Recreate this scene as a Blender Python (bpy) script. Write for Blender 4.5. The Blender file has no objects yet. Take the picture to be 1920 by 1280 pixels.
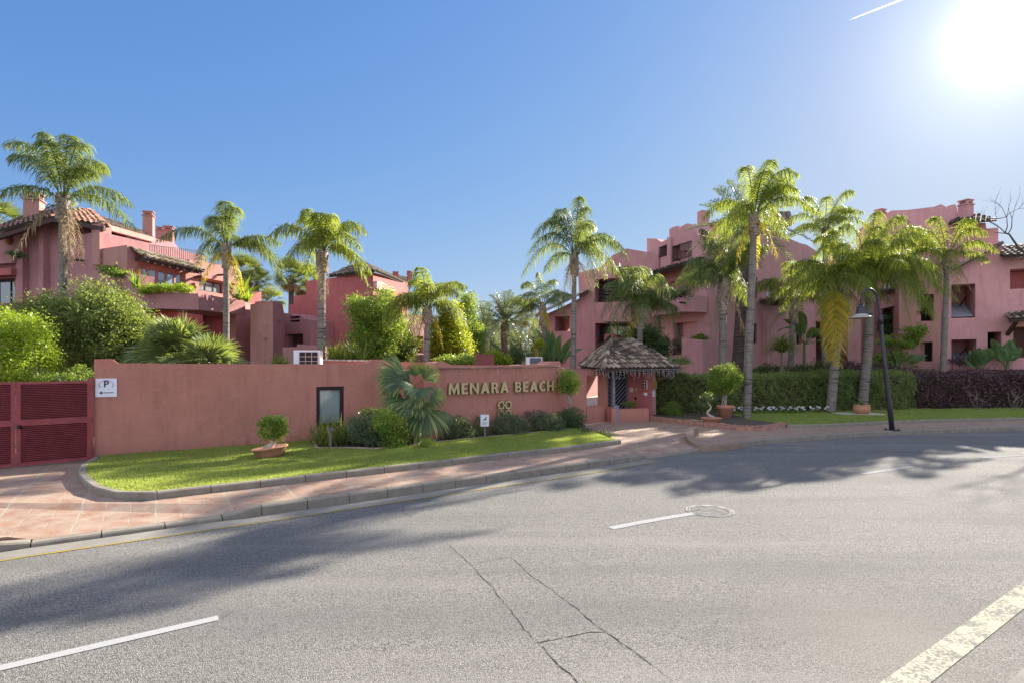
import bpy, math, random
import numpy as np
from mathutils import Vector, Matrix, geometry
R = math.radians
scene = bpy.context.scene
col = scene.collection
# ---------------------------------------------------------------- camera, sky, sun
F, HZ, CH = 1067.0, 685.0, 2.2            # focal length in photo pixels, horizon row, eye height
cam = bpy.data.cameras.new('camera'); cam.lens = 20; cam.sensor_width = 36
cam.shift_y = (HZ - 640) / 1920; cam.clip_end = 20000; cam.clip_start = 0.05
co = bpy.data.objects.new('camera', cam); col.objects.link(co)
co.location = (0, 0, CH); co.rotation_euler = (R(90), 0, 0); scene.camera = co
SUN_AZ, SUN_EL = 41.0, 23.9               # azimuth right of the view direction, elevation
sd = Vector((math.sin(R(SUN_AZ)) * math.cos(R(SUN_EL)), math.cos(R(SUN_AZ)) * math.cos(R(SUN_EL)), math.sin(R(SUN_EL))))
w = bpy.data.worlds.new('World'); scene.world = w; w.use_nodes = True
nt = w.node_tree; bg = nt.nodes['Background']
sky = nt.nodes.new('ShaderNodeTexSky'); sky.sky_type = 'NISHITA'; sky.sun_disc = False
sky.sun_elevation = R(SUN_EL); sky.sun_rotation = R(SUN_AZ)
sky.air_density = 1.0; sky.dust_density = 0.2; sky.ozone_density = 2.2
# bright aureole of the low sun, part of the sky itself (function of direction only)
tc = nt.nodes.new('ShaderNodeTexCoord')
dot = nt.nodes.new('ShaderNodeVectorMath'); dot.operation = 'DOT_PRODUCT'; dot.inputs[1].default_value = sd
nt.links.new(tc.outputs['Generated'], dot.inputs[0])
def mth(op, a, b=None, c=None):
    n = nt.nodes.new('ShaderNodeMath'); n.operation = op
    for i, v in enumerate((a, b, c)):
        if v is None: continue
        if isinstance(v, (int, float)): n.inputs[i].default_value = v
        else: nt.links.new(v, n.inputs[i])
    return n.outputs[0]
dmax = mth('MAXIMUM', dot.outputs['Value'], 0.0)
g1 = mth('MULTIPLY', mth('POWER', dmax, 1500.0), 12.0)
g2 = mth('MULTIPLY', mth('POWER', dmax, 150.0), 1.8)
g3 = mth('MULTIPLY', mth('POWER', dmax, 12.0), 0.30)
gs = mth('ADD', mth('ADD', g1, g2), g3)
gc = nt.nodes.new('ShaderNodeVectorMath'); gc.operation = 'SCALE'; gc.inputs[0].default_value = (1.0, 0.99, 0.98)
nt.links.new(gs, gc.inputs['Scale'])
ga = nt.nodes.new('ShaderNodeVectorMath'); ga.operation = 'ADD'
tint = nt.nodes.new('ShaderNodeVectorMath'); tint.operation = 'MULTIPLY'; tint.inputs[1].default_value = (0.55, 0.80, 1.18)
nt.links.new(sky.outputs[0], tint.inputs[0])
sep = nt.nodes.new('ShaderNodeSeparateXYZ'); nt.links.new(tint.outputs[0], sep.inputs[0])
cmb = nt.nodes.new('ShaderNodeCombineXYZ')
for i, (k, e) in enumerate(((0.98, 0.90), (1.07, 0.64), (1.88, 0.38))):    # clear-air colour balance of the sky
    nt.links.new(mth('SMOOTH_MIN', mth('MULTIPLY', mth('POWER', sep.outputs[i], e), k), (2.6, 3.15, 3.85)[i], (2.6, 2.2, 1.0)[i]), cmb.inputs[i])
# added cloud-like glow behind the camera, unseen fill light for the shaded walls
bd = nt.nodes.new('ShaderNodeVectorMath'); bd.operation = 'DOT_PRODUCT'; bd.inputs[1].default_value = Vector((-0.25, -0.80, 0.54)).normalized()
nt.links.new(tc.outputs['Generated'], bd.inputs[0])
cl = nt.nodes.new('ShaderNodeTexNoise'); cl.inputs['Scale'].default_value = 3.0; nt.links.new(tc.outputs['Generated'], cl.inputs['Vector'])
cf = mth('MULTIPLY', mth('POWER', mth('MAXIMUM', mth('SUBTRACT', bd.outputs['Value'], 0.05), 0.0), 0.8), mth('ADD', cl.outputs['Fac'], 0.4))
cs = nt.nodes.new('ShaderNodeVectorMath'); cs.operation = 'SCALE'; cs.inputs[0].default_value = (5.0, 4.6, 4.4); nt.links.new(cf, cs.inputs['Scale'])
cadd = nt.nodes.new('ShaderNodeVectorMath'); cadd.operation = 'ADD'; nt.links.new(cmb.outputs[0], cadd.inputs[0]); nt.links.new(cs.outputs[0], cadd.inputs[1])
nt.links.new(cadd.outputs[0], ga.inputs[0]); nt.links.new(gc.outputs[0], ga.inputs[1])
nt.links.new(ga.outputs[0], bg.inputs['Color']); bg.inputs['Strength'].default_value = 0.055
sl = bpy.data.lights.new('sun', 'SUN'); sl.energy = 4.1; sl.angle = R(0.6); sl.color = (1.0, 0.93, 0.82)
so = bpy.data.objects.new('sun', sl); col.objects.link(so)
so.rotation_euler = sd.to_track_quat('Z', 'Y').to_euler(); so.location = (20, 20, 30)
scene.view_settings.view_transform = 'Standard'; scene.view_settings.look = 'None'
scene.view_settings.exposure = 2.0; scene.view_settings.gamma = 1.0
scene.cycles.max_bounces = 6; scene.cycles.transparent_max_bounces = 8
# ---------------------------------------------------------------- helpers
def G(px, py, z=0.0):
    d = (CH - z) * F / (py - HZ)
    return Vector(((px - 960) / F * d, d, z))
def P(px, py, d):
    return Vector(((px - 960) / F * d, d, CH - (py - HZ) / F * d))
def tag(o, label=None, cat=None, group=None, kind=None):
    for k, v in (('label', label), ('category', cat), ('group', group), ('kind', kind)):
        if v: o[k] = v
    return o
def empty(name, loc, label, cat, group=None):
    o = bpy.data.objects.new(name, None); col.objects.link(o); o.location = loc; o.empty_display_size = 0.2
    return tag(o, label, cat, group)
def link(name, me, mats, parent=None, smooth=False):
    for m in (mats if isinstance(mats, (list, tuple)) else [mats]): me.materials.append(m)
    if smooth: me.polygons.foreach_set('use_smooth', [True] * len(me.polygons))
    o = bpy.data.objects.new(name, me); col.objects.link(o)
    if parent:
        o.parent = parent
        o.matrix_parent_inverse = Matrix.Translation(wloc(parent)).inverted()
    return o
def wloc(o):
    v = Vector(o.location)
    return v
class MB:
    def __init__(s): s.v = []; s.f = []; s.m = []; s.mi = 0
    def face(s, pts, mi=None):
        b = len(s.v); s.v += [tuple(p) for p in pts]; s.f.append(list(range(b, b + len(pts)))); s.m.append(s.mi if mi is None else mi)
    def hexa(s, b, t):                      # b, t: 4 bottom and 4 top points
        s.face(b[::-1]); s.face(t)
        for i in range(4): s.face([b[i], b[(i + 1) % 4], t[(i + 1) % 4], t[i]])
    def box(s, c, sx, sy, sz, rz=0.0):      # c = centre of the bottom
        c = Vector(c); ca, sa = math.cos(rz), math.sin(rz)
        q = [(-sx/2, -sy/2), (sx/2, -sy/2), (sx/2, sy/2), (-sx/2, sy/2)]
        b = [c + Vector((x*ca - y*sa, x*sa + y*ca, 0)) for x, y in q]
        s.hexa(b, [p + Vector((0, 0, sz)) for p in b])
    def bar(s, a, b, w, h=None):            # rectangular bar from a to b
        a, b = Vector(a), Vector(b); h = h or w; t = (b - a).normalized()
        u = t.cross(Vector((0, 0, 1)));
        if u.length < 1e-4: u = Vector((1, 0, 0))
        u.normalize(); v = u.cross(t)
        q = [(-1, -1), (1, -1), (1, 1), (-1, 1)]
        s.hexa([a + u*x*w/2 + v*y*h/2 for x, y in q], [b + u*x*w/2 + v*y*h/2 for x, y in q])
    def tube(s, path, rad, n=8, caps=True):
        path = [Vector(p) for p in path]
        if isinstance(rad, (int, float)): rad = [rad] * len(path)
        rings = []; up = Vector((0.13, 0.31, 0.94))
        for i, p in enumerate(path):
            t = (path[min(i+1, len(path)-1)] - path[max(i-1, 0)]).normalized()
            u = t.cross(up)
            if u.length < 0.05: u = t.cross(Vector((1, 0, 0)))
            u.normalize(); v = t.cross(u); up = v if False else up
            b = len(s.v)
            for k in range(n):
                a = 2*math.pi*k/n; s.v.append(tuple(p + (u*math.cos(a) + v*math.sin(a))*rad[i]))
            rings.append(b)
        for i in range(len(rings)-1):
            a, b = rings[i], rings[i+1]
            for k in range(n):
                k2 = (k+1) % n; s.f.append([a+k, a+k2, b+k2, b+k]); s.m.append(s.mi)
        if caps:
            s.f.append([rings[0]+k for k in range(n)][::-1]); s.m.append(s.mi)
            s.f.append([rings[-1]+k for k in range(n)]); s.m.append(s.mi)
    def lathe(s, c, prof, n=24):            # prof: (r, z)
        c = Vector(c); rings = []
        for r, z in prof:
            b = len(s.v); rings.append(b)
            for k in range(n):
                a = 2*math.pi*k/n; s.v.append((c.x + r*math.cos(a), c.y + r*math.sin(a), c.z + z))
        for i in range(len(rings)-1):
            a, b = rings[i], rings[i+1]
            for k in range(n):
                k2 = (k+1) % n; s.f.append([a+k, a+k2, b+k2, b+k]); s.m.append(s.mi)
    def build(s, name, mats, parent=None, smooth=False):
        me = bpy.data.meshes.new(name); me.from_pydata(s.v, [], s.f)
        me.polygons.foreach_set('material_index', s.m); me.update()
        return link(name, me, mats, parent, smooth)
def quads(name, V, mats, parent=None, mi=None, smooth=False):
    """V: (n,4,3) array of separate quads"""
    V = np.ascontiguousarray(V, dtype=np.float32); n = len(V)
    me = bpy.data.meshes.new(name); me.vertices.add(n*4); me.vertices.foreach_set('co', V.reshape(-1))
    me.loops.add(n*4); me.loops.foreach_set('vertex_index', np.arange(n*4, dtype=np.int32))
    me.polygons.add(n); me.polygons.foreach_set('loop_start', np.arange(0, n*4, 4, dtype=np.int32))
    if mi is not None: me.polygons.foreach_set('material_index', np.asarray(mi, dtype=np.int32))
    me.update(); me.validate()
    return link(name, me, mats, parent, smooth)
def strips(name, S, mats, parent=None):
    """S: (n,k,2,3) array of ribbons with k cross sections"""
    S = np.ascontiguousarray(S, dtype=np.float32); n, k = S.shape[:2]
    idx = np.arange(n*k*2).reshape(n, k, 2)
    q = np.stack([idx[:, :-1, 0], idx[:, :-1, 1], idx[:, 1:, 1], idx[:, 1:, 0]], -1).reshape(-1, 4)
    me = bpy.data.meshes.new(name); me.vertices.add(n*k*2); me.vertices.foreach_set('co', S.reshape(-1))
    me.loops.add(q.size); me.loops.foreach_set('vertex_index', q.reshape(-1).astype(np.int32))
    me.polygons.add(len(q)); me.polygons.foreach_set('loop_start', np.arange(0, q.size, 4, dtype=np.int32))
    me.update(); me.validate()
    return link(name, me, mats, parent)
# ---------------------------------------------------------------- materials
class NT:
    def __init__(s, name):
        s.m = bpy.data.materials.new(name); s.m.use_nodes = True; s.t = s.m.node_tree
        s.b = s.t.nodes['Principled BSDF']; s.out = s.t.nodes['Material Output']
    def n(s, typ, **kw):
        x = s.t.nodes.new(typ)
        for k, v in kw.items():
            if k in x.inputs: s.set(x.inputs[k], v)
            else: setattr(x, k, v)
        return x
    def set(s, inp, v):
        if isinstance(v, bpy.types.NodeSocket): s.t.links.new(v, inp)
        elif isinstance(v, tuple) and len(v) == 3 and inp.type == 'RGBA': inp.default_value = (*v, 1)
        else: inp.default_value = v
    def co(s, kind='Object'): return s.n('ShaderNodeTexCoord').outputs[kind]
    def pos(s): return s.n('ShaderNodeNewGeometry').outputs['Position']
    def noise(s, vec, scale, detail=3, rough=0.5):
        x = s.n('ShaderNodeTexNoise'); s.set(x.inputs['Vector'], vec); x.inputs['Scale'].default_value = scale
        x.inputs['Detail'].default_value = detail; x.inputs['Roughness'].default_value = rough
        return x.outputs['Fac']
    def ramp(s, fac, stops):
        x = s.n('ShaderNodeValToRGB'); s.set(x.inputs[0], fac); e = x.color_ramp.elements
        while len(e) < len(stops): e.new(0.5)
        for i, (p, c) in enumerate(stops): e[i].position = p; e[i].color = (*c, 1) if len(c) == 3 else c
        return x.outputs[0]
    def mix(s, a, b, f, mode='MIX'):
        x = s.n('ShaderNodeMix', data_type='RGBA', blend_type=mode)
        s.set(x.inputs[0], f); s.set(x.inputs[6], a); s.set(x.inputs[7], b); return x.outputs[2]
    def math(s, op, a, b=0.5):
        x = s.n('ShaderNodeMath', operation=op); s.set(x.inputs[0], a); s.set(x.inputs[1], b); return x.outputs[0]
    def maprange(s, v, a, b, c=0.0, d=1.0):
        x = s.n('ShaderNodeMapRange'); s.set(x.inputs[0], v)
        for i, q in enumerate((a, b, c, d)): x.inputs[i+1].default_value = q
        return x.outputs[0]
    def bump(s, h, strength=0.3, dist=0.02):
        x = s.n('ShaderNodeBump'); s.set(x.inputs['Height'], h); x.inputs['Strength'].default_value = strength
        x.inputs['Distance'].default_value = dist; s.t.links.new(x.outputs[0], s.b.inputs['Normal']); return x
    def fin(s, color=None, rough=0.8, metal=0.0, spec=0.3):
        if color is not None: s.set(s.b.inputs['Base Color'], color)
        s.set(s.b.inputs['Roughness'], rough); s.b.inputs['Metallic'].default_value = metal
        s.b.inputs['Specular IOR Level'].default_value = spec; return s.m
def stucco(name, c, var=0.10):
    n = NT(name); p = n.pos()
    big = n.noise(p, 0.7, 4, 0.6); mid = n.noise(p, 5.0, 4, 0.6)
    mp = n.n('ShaderNodeMapping'); n.set(mp.inputs[0], p); mp.inputs[3].default_value = (3.0, 3.0, 0.35)
    streak = n.noise(mp.outputs[0], 1.6, 4, 0.65)
    a = tuple(x*(1-var*1.3) for x in c); b = tuple(min(1, x*(1+var)) for x in c)
    cc = n.mix(a, b, n.maprange(big, 0.3, 0.7))
    cc = n.mix(cc, tuple(x*0.74 for x in c), n.maprange(streak, 0.50, 0.72, 0, 0.6))
    cc = n.mix(cc, (c[0]*1.12, c[1]*1.2, c[2]*1.2), n.maprange(mid, 0.5, 0.8, 0, 0.5))
    sx = n.n('ShaderNodeSeparateXYZ'); n.set(sx.inputs[0], p)
    low = n.math('ADD', n.maprange(sx.outputs[2], 0.15, 0.75, 0.42, 0.0), n.math('MULTIPLY', big, 0.5))      # splash dirt with a ragged edge near the ground
    cc = n.mix(cc, tuple(x*0.72 for x in c), n.maprange(low, 0.42, 0.62, 0, 0.5))
    spot = n.noise(p, 1.6, 5, 0.72); cc = n.mix(cc, (c[0]*1.05, c[1]*1.35, c[2]*1.4), n.maprange(spot, 0.58, 0.72, 0, 0.45))
    n.bump(n.math('ADD', n.noise(p, 14, 5, 0.65), n.math('MULTIPLY', n.noise(p, 2.2, 2), 1.5)), 0.45, 0.03)
    return n.fin(cc, 0.9, spec=0.15)
PINK = stucco('pink_stucco', (0.42, 0.215, 0.178))
PINKB = stucco('mauve_stucco', (0.44, 0.235, 0.218))
PINKR = stucco('rose_stucco', (0.60, 0.31, 0.295))
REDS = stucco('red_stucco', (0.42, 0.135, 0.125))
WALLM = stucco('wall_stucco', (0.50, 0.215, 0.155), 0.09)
SHADEP = stucco('shaded_side_stucco', (0.40, 0.195, 0.19))  # darker mauve copy of the pink stucco, shade put into its colour
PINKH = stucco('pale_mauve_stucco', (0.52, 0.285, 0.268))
def plain(name, c, rough=0.6, metal=0.0, var=0.15, scale=6, spec=0.3, bump=0.0):
    n = NT(name); p = n.co(); f = n.noise(p, scale, 4, 0.6)
    cc = n.mix(tuple(x*(1-var) for x in c), tuple(min(1, x*(1+var)) for x in c), n.maprange(f, 0.3, 0.7))
    if bump: n.bump(n.noise(p, scale*4, 4), bump, 0.01)
    return n.fin(cc, rough, metal, spec)
BROWN = plain('dark_brown_wood', (0.055, 0.028, 0.022), 0.6)
DARKM = plain('dark_iron', (0.035, 0.03, 0.032), 0.45, 0.6)
LAMPM = plain('bronze_grey_paint', (0.045, 0.04, 0.045), 0.38, 0.35, spec=0.5)
WHITEP = plain('white_enamel', (0.78, 0.78, 0.8), 0.35, var=0.05)
OFFW = plain('pale_reflector', (0.38, 0.34, 0.28), 0.4, var=0.05)
GOLD = plain('brass_letter', (0.60, 0.47, 0.22), 0.42, 0.25, var=0.08, spec=0.5)
GOLDD = plain('brass_letter_edge', (0.20, 0.14, 0.06), 0.5, 0.3, var=0.1)
TERRA = plain('terracotta_pot', (0.50, 0.235, 0.145), 0.75, var=0.18, scale=7, bump=0.2)
TERRAR = plain('terracotta_edging', (0.38, 0.205, 0.15), 0.8, var=0.3, scale=9, bump=0.4)
SOIL = plain('garden_soil', (0.10, 0.072, 0.052), 0.95, var=0.5, scale=14, bump=0.8)
SHUT = plain('brown_shutter', (0.14, 0.075, 0.06), 0.6)
DARK = plain('black_hole', (0.012, 0.010, 0.011), 0.9)
GREYP = plain('grey_paint', (0.22, 0.22, 0.25), 0.55)
CREAM = plain('cream_plaster', (0.6, 0.45, 0.36), 0.85)
YEL = plain('ochre_ceramic', (0.55, 0.32, 0.06), 0.5)
BLACKP = plain('black_lettering', (0.02, 0.02, 0.03), 0.5)
LILAC = plain('lilac_print', (0.52, 0.36, 0.58), 0.5)
STONE = plain('pale_stone_coping', (0.5, 0.44, 0.38), 0.85, var=0.25, bump=0.3)
PETAL = plain('white_petal', (0.85, 0.83, 0.84), 0.6, var=0.04)
GATE = plain('crimson_gate_paint', (0.30, 0.058, 0.060), 0.42, 0.1, var=0.2, spec=0.45)
CURT = plain('pale_curtain', (0.6, 0.6, 0.62), 0.8)
BARK = plain('grey_bark', (0.24, 0.20, 0.16), 0.9, var=0.4, scale=12, bump=0.6)
BARKL = plain('pale_bonsai_bark', (0.42, 0.36, 0.29), 0.85, var=0.3, scale=20, bump=0.5)
TWIG = plain('bare_twig_bark', (0.10, 0.075, 0.06), 0.9, var=0.3)
CLAY = plain('clay_sconce', (0.35, 0.13, 0.07), 0.7)
PLAST = plain('dull_plastic', (0.16, 0.12, 0.12), 0.6)
def glassm(name, c=(0.03, 0.04, 0.055)):
    n = NT(name); n.bump(n.noise(n.pos(), 1.5, 1), 0.06, 0.05)
    n.fin(c, 0.06, 0.0, 1.0); n.b.inputs['IOR'].default_value = 1.9; return n.m
GLASS = glassm('window_glass')
GLASSB = glassm('reflecting_glass', (0.16, 0.24, 0.34))
GLASSP = glassm('curtained_glass', (0.30, 0.34, 0.33))
def tilem(name, stops, rough=0.85):
    n = NT(name); r = n.n('ShaderNodeNewGeometry').outputs['Random Per Island']
    c = n.ramp(r, stops); f = n.noise(n.pos(), 9, 5, 0.7)
    c = n.mix(c, (0.05, 0.055, 0.035), n.maprange(f, 0.52, 0.7, 0, 0.75)); n.bump(f, 0.5, 0.01)
    return n.fin(c, rough, spec=0.2)
TILE_OLD = tilem('mossy_roof_tile', [(0.0, (0.075, 0.058, 0.042)), (0.35, (0.17, 0.125, 0.085)), (0.7, (0.29, 0.215, 0.14)), (1.0, (0.46, 0.37, 0.26))])
TILE_TAN = tilem('tan_roof_tile', [(0.0, (0.20, 0.15, 0.09)), (0.5, (0.34, 0.26, 0.15)), (1.0, (0.46, 0.38, 0.25))])
TILE_RED = tilem('russet_roof_tile', [(0.0, (0.18, 0.08, 0.05)), (0.5, (0.30, 0.14, 0.09)), (1.0, (0.36, 0.22, 0.16))])
def leafm(name, a, b, trans=0.45, rough=0.45, c=None, spec=0.35, tcol=None):
    n = NT(name); r = n.n('ShaderNodeNewGeometry').outputs['Random Per Island']
    f = n.noise(n.pos(), 1.3, 3)
    k = n.math('ADD', n.math('MULTIPLY', r, 0.7), n.math('MULTIPLY', f, 0.5))
    st = [(0.15, a), (0.85, b)] + ([(1.0, c)] if c else [])
    cc = n.ramp(k, st); n.fin(cc, rough, spec=spec)
    tr = n.n('ShaderNodeBsdfTranslucent')
    n.t.links.new(n.mix(cc, tcol or (0.55, 0.62, 0.05), 0.45, 'MIX') , tr.inputs['Color'])
    mx = n.n('ShaderNodeMixShader'); mx.inputs[0].default_value = trans
    n.t.links.new(n.b.outputs[0], mx.inputs[1]); n.t.links.new(tr.outputs[0], mx.inputs[2])
    n.t.links.new(mx.outputs[0], n.out.inputs['Surface']); return n.m
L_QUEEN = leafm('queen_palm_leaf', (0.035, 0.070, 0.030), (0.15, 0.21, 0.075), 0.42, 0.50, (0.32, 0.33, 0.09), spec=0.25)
L_QUEENY = leafm('yellow_green_palm_leaf', (0.045, 0.085, 0.025), (0.24, 0.29, 0.055), 0.5, 0.50, (0.50, 0.44, 0.07), spec=0.22)  # yellower green leaf tone for part of the queen palms
L_YEL = leafm('yellowing_palm_leaf', (0.22, 0.26, 0.05), (0.75, 0.58, 0.06), 0.55, 0.5, (0.85, 0.60, 0.05), tcol=(0.9, 0.62, 0.04))
L_DEAD = leafm('dry_palm_leaf', (0.20, 0.13, 0.07), (0.42, 0.30, 0.17), 0.3, 0.8, tcol=(0.45, 0.3, 0.15))
L_DATE = leafm('date_palm_leaf', (0.05, 0.075, 0.045), (0.16, 0.20, 0.10), 0.3, 0.45, tcol=(0.35, 0.42, 0.12))
L_FAN = leafm('fan_palm_leaf', (0.056, 0.094, 0.044), (0.250, 0.312, 0.112), 0.35, 0.4, (0.44, 0.42, 0.16))
L_WASH = leafm('washingtonia_leaf', (0.04, 0.07, 0.03), (0.15, 0.19, 0.06), 0.35, 0.45, (0.30, 0.27, 0.10))
L_LIME = leafm('lime_shrub_leaf', (0.125, 0.213, 0.025), (0.375, 0.500, 0.037), 0.5, 0.4)
L_OLIVE = leafm('olive_tree_leaf', (0.056, 0.094, 0.031), (0.200, 0.250, 0.075), 0.4, 0.45, (0.30, 0.27, 0.10))
L_MID = leafm('mid_green_leaf', (0.062, 0.125, 0.025), (0.250, 0.362, 0.062), 0.45, 0.4)
L_GOLD = leafm('golden_green_leaf', (0.16, 0.20, 0.02), (0.42, 0.42, 0.04), 0.55, 0.4)
L_DARK = leafm('dark_shrub_leaf', (0.029, 0.061, 0.026), (0.087, 0.145, 0.051), 0.25, 0.4)
L_GREY = leafm('grey_green_shrub_leaf', (0.044, 0.075, 0.037), (0.163, 0.213, 0.112), 0.3, 0.45, (0.3, 0.33, 0.2))
L_HEDGE = leafm('hedge_leaf', (0.06, 0.095, 0.03), (0.26, 0.33, 0.10), 0.35, 0.45, (0.38, 0.36, 0.14))
L_PURP = leafm('purple_hedge_leaf', (0.05, 0.028, 0.032), (0.16, 0.085, 0.10), 0.25, 0.4, (0.20, 0.26, 0.10), tcol=(0.3, 0.12, 0.10))
L_BAN = leafm('paddle_leaf', (0.044, 0.106, 0.044), (0.125, 0.225, 0.088), 0.35, 0.35)
L_GRASS = leafm('grass_blade', (0.17, 0.23, 0.05), (0.44, 0.50, 0.13), 0.5, 0.5, (0.58, 0.58, 0.20))
L_STRAP = leafm('strap_leaf', (0.05, 0.09, 0.02), (0.22, 0.27, 0.05), 0.4, 0.4, (0.42, 0.38, 0.10))
STALK = plain('green_stalk', (0.12, 0.15, 0.05), 0.6)
def trunkm(name, a, b):
    n = NT(name); p = n.pos(); mp = n.n('ShaderNodeMapping'); n.set(mp.inputs[0], p); mp.inputs[3].default_value = (1.4, 1.4, 16)
    rings = n.noise(mp.outputs[0], 1.0, 2); mp2 = n.n('ShaderNodeMapping'); n.set(mp2.inputs[0], p); mp2.inputs[3].default_value = (14, 14, 2.0)
    fib = n.noise(mp2.outputs[0], 1.5, 4, 0.7)
    c = n.mix(a, b, n.maprange(n.math('ADD', n.math('MULTIPLY', rings, 0.6), n.math('MULTIPLY', fib, 0.5)), 0.35, 0.75))
    c = n.mix(c, tuple(x*0.45 for x in a), n.maprange(rings, 0.57, 0.64, 0, 0.85))
    n.bump(n.math('ADD', rings, n.math('MULTIPLY', fib, 0.5)), 0.8, 0.03); return n.fin(c, 0.9, spec=0.15)
T_QUEEN = trunkm('queen_palm_trunk', (0.125, 0.105, 0.088), (0.32, 0.28, 0.235))
T_DARK = trunkm('dark_palm_trunk', (0.05, 0.035, 0.03), (0.15, 0.11, 0.09))
T_BOOT = plain('palm_boot_fibre', (0.30, 0.24, 0.18), 0.9, var=0.5, scale=14, bump=0.8)
# asphalt
def asphalt():
    n = NT('asphalt'); p = n.pos()
    v = n.n('ShaderNodeTexVoronoi'); n.set(v.inputs['Vector'], p); v.inputs['Scale'].default_value = 105
    g = n.ramp(v.outputs['Distance'], [(0.1, (1, 1, 1)), (0.62, (0.15, 0.15, 0.15))])
    rnd = n.n('ShaderNodeSeparateColor'); n.set(rnd.inputs[0], v.outputs['Color'])
    sp = n.noise(p, 240, 2, 0.8); patch = n.noise(p, 0.5, 5, 0.62); med = n.noise(p, 30, 3, 0.7)
    c = n.ramp(n.math('ADD', n.math('MULTIPLY', rnd.outputs[0], 0.55), n.math('MULTIPLY', sp, 0.5)),
               [(0.22, (0.065, 0.061, 0.056)), (0.38, (0.215, 0.205, 0.182)), (0.66, (0.32, 0.303, 0.270)), (0.95, (0.50, 0.475, 0.425))])
    c = n.mix((0.05, 0.048, 0.045), c, n.maprange(g, 0.12, 0.50, 0.35, 1.0))
    c = n.mix(c, (0.15, 0.143, 0.135), n.maprange(patch, 0.45, 0.75, 0, 0.45))
    c = n.mix(c, (0.27, 0.245, 0.205), n.maprange(med, 0.55, 0.8, 0, 0.35))
    rm = n.n('ShaderNodeMapping'); n.set(rm.inputs[0], p); rm.inputs[2].default_value = (0, 0, R(-33)); rm.inputs[3].default_value = (0.12, 1.1, 1)
    wheel = n.noise(rm.outputs[0], 1.0, 3, 0.55)      # polished wheel tracks and dust bands running along the road
    c = n.mix(c, (0.125, 0.12, 0.112), n.maprange(wheel, 0.50, 0.68, 0, 0.42)); c = n.mix(c, (0.33, 0.31, 0.27), n.maprange(wheel, 0.30, 0.44, 0.30, 0))
    st = n.noise(p, 1.7, 4, 0.7); c = n.mix(c, (0.075, 0.07, 0.065), n.maprange(st, 0.66, 0.74, 0, 0.5))
    # worn dusty patch near the kerb side of the near lane
    sx = n.n('ShaderNodeVectorMath', operation='DISTANCE'); n.set(sx.inputs[0], p); sx.inputs[1].default_value = (3.05, 4.6, 0)
    c = n.mix((0.28, 0.25, 0.20), c, n.maprange(n.math('ADD', sx.outputs['Value'], n.math('MULTIPLY', med, 1.8)), 1.0, 2.2, 0.55, 1.0))
    n.bump(n.math('ADD', g, n.math('MULTIPLY', sp, 0.6)), 0.75, 0.010)
    return n.fin(c, 0.92, spec=0.10)
ASPH = asphalt()
def paint(name, c, wear=0.5):
    n = NT(name); p = n.pos(); f = n.noise(p, 38, 4, 0.8); g = n.noise(p, 5, 4, 0.7)
    k = n.math('ADD', n.math('MULTIPLY', f, 0.8), n.math('MULTIPLY', g, 0.5))
    cc = n.mix(c, (0.22, 0.21, 0.185), n.maprange(k, wear, wear + 0.08)); n.bump(f, 0.4, 0.006)
    return n.fin(cc, 1.0, spec=0.0)
PAINTW = paint('white_road_paint', (0.345, 0.34, 0.325), 0.735)
PAINTWORN = paint('worn_white_road_paint', (0.47, 0.43, 0.315), 0.625)
PAINTY = paint('yellow_road_paint', (0.40, 0.28, 0.05), 0.64)
def concrete(name, c, s=3.0):
    n = NT(name); p = n.pos(); f = n.noise(p, s, 5, 0.65); h = n.noise(p, 60, 3, 0.7)
    cc = n.mix(tuple(x*0.72 for x in c), tuple(x*1.15 for x in c), n.maprange(n.math('ADD', n.math('MULTIPLY', f, 0.7), n.math('MULTIPLY', h, 0.3)), 0.32, 0.68))
    n.bump(h, 0.4, 0.008); return n.fin(cc, 0.95, spec=0.05)
KERB = concrete('kerb_concrete', (0.27, 0.235, 0.185), 6.0)
GUTTER = concrete('gutter_concrete', (0.255, 0.235, 0.20), 1.3)
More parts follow.
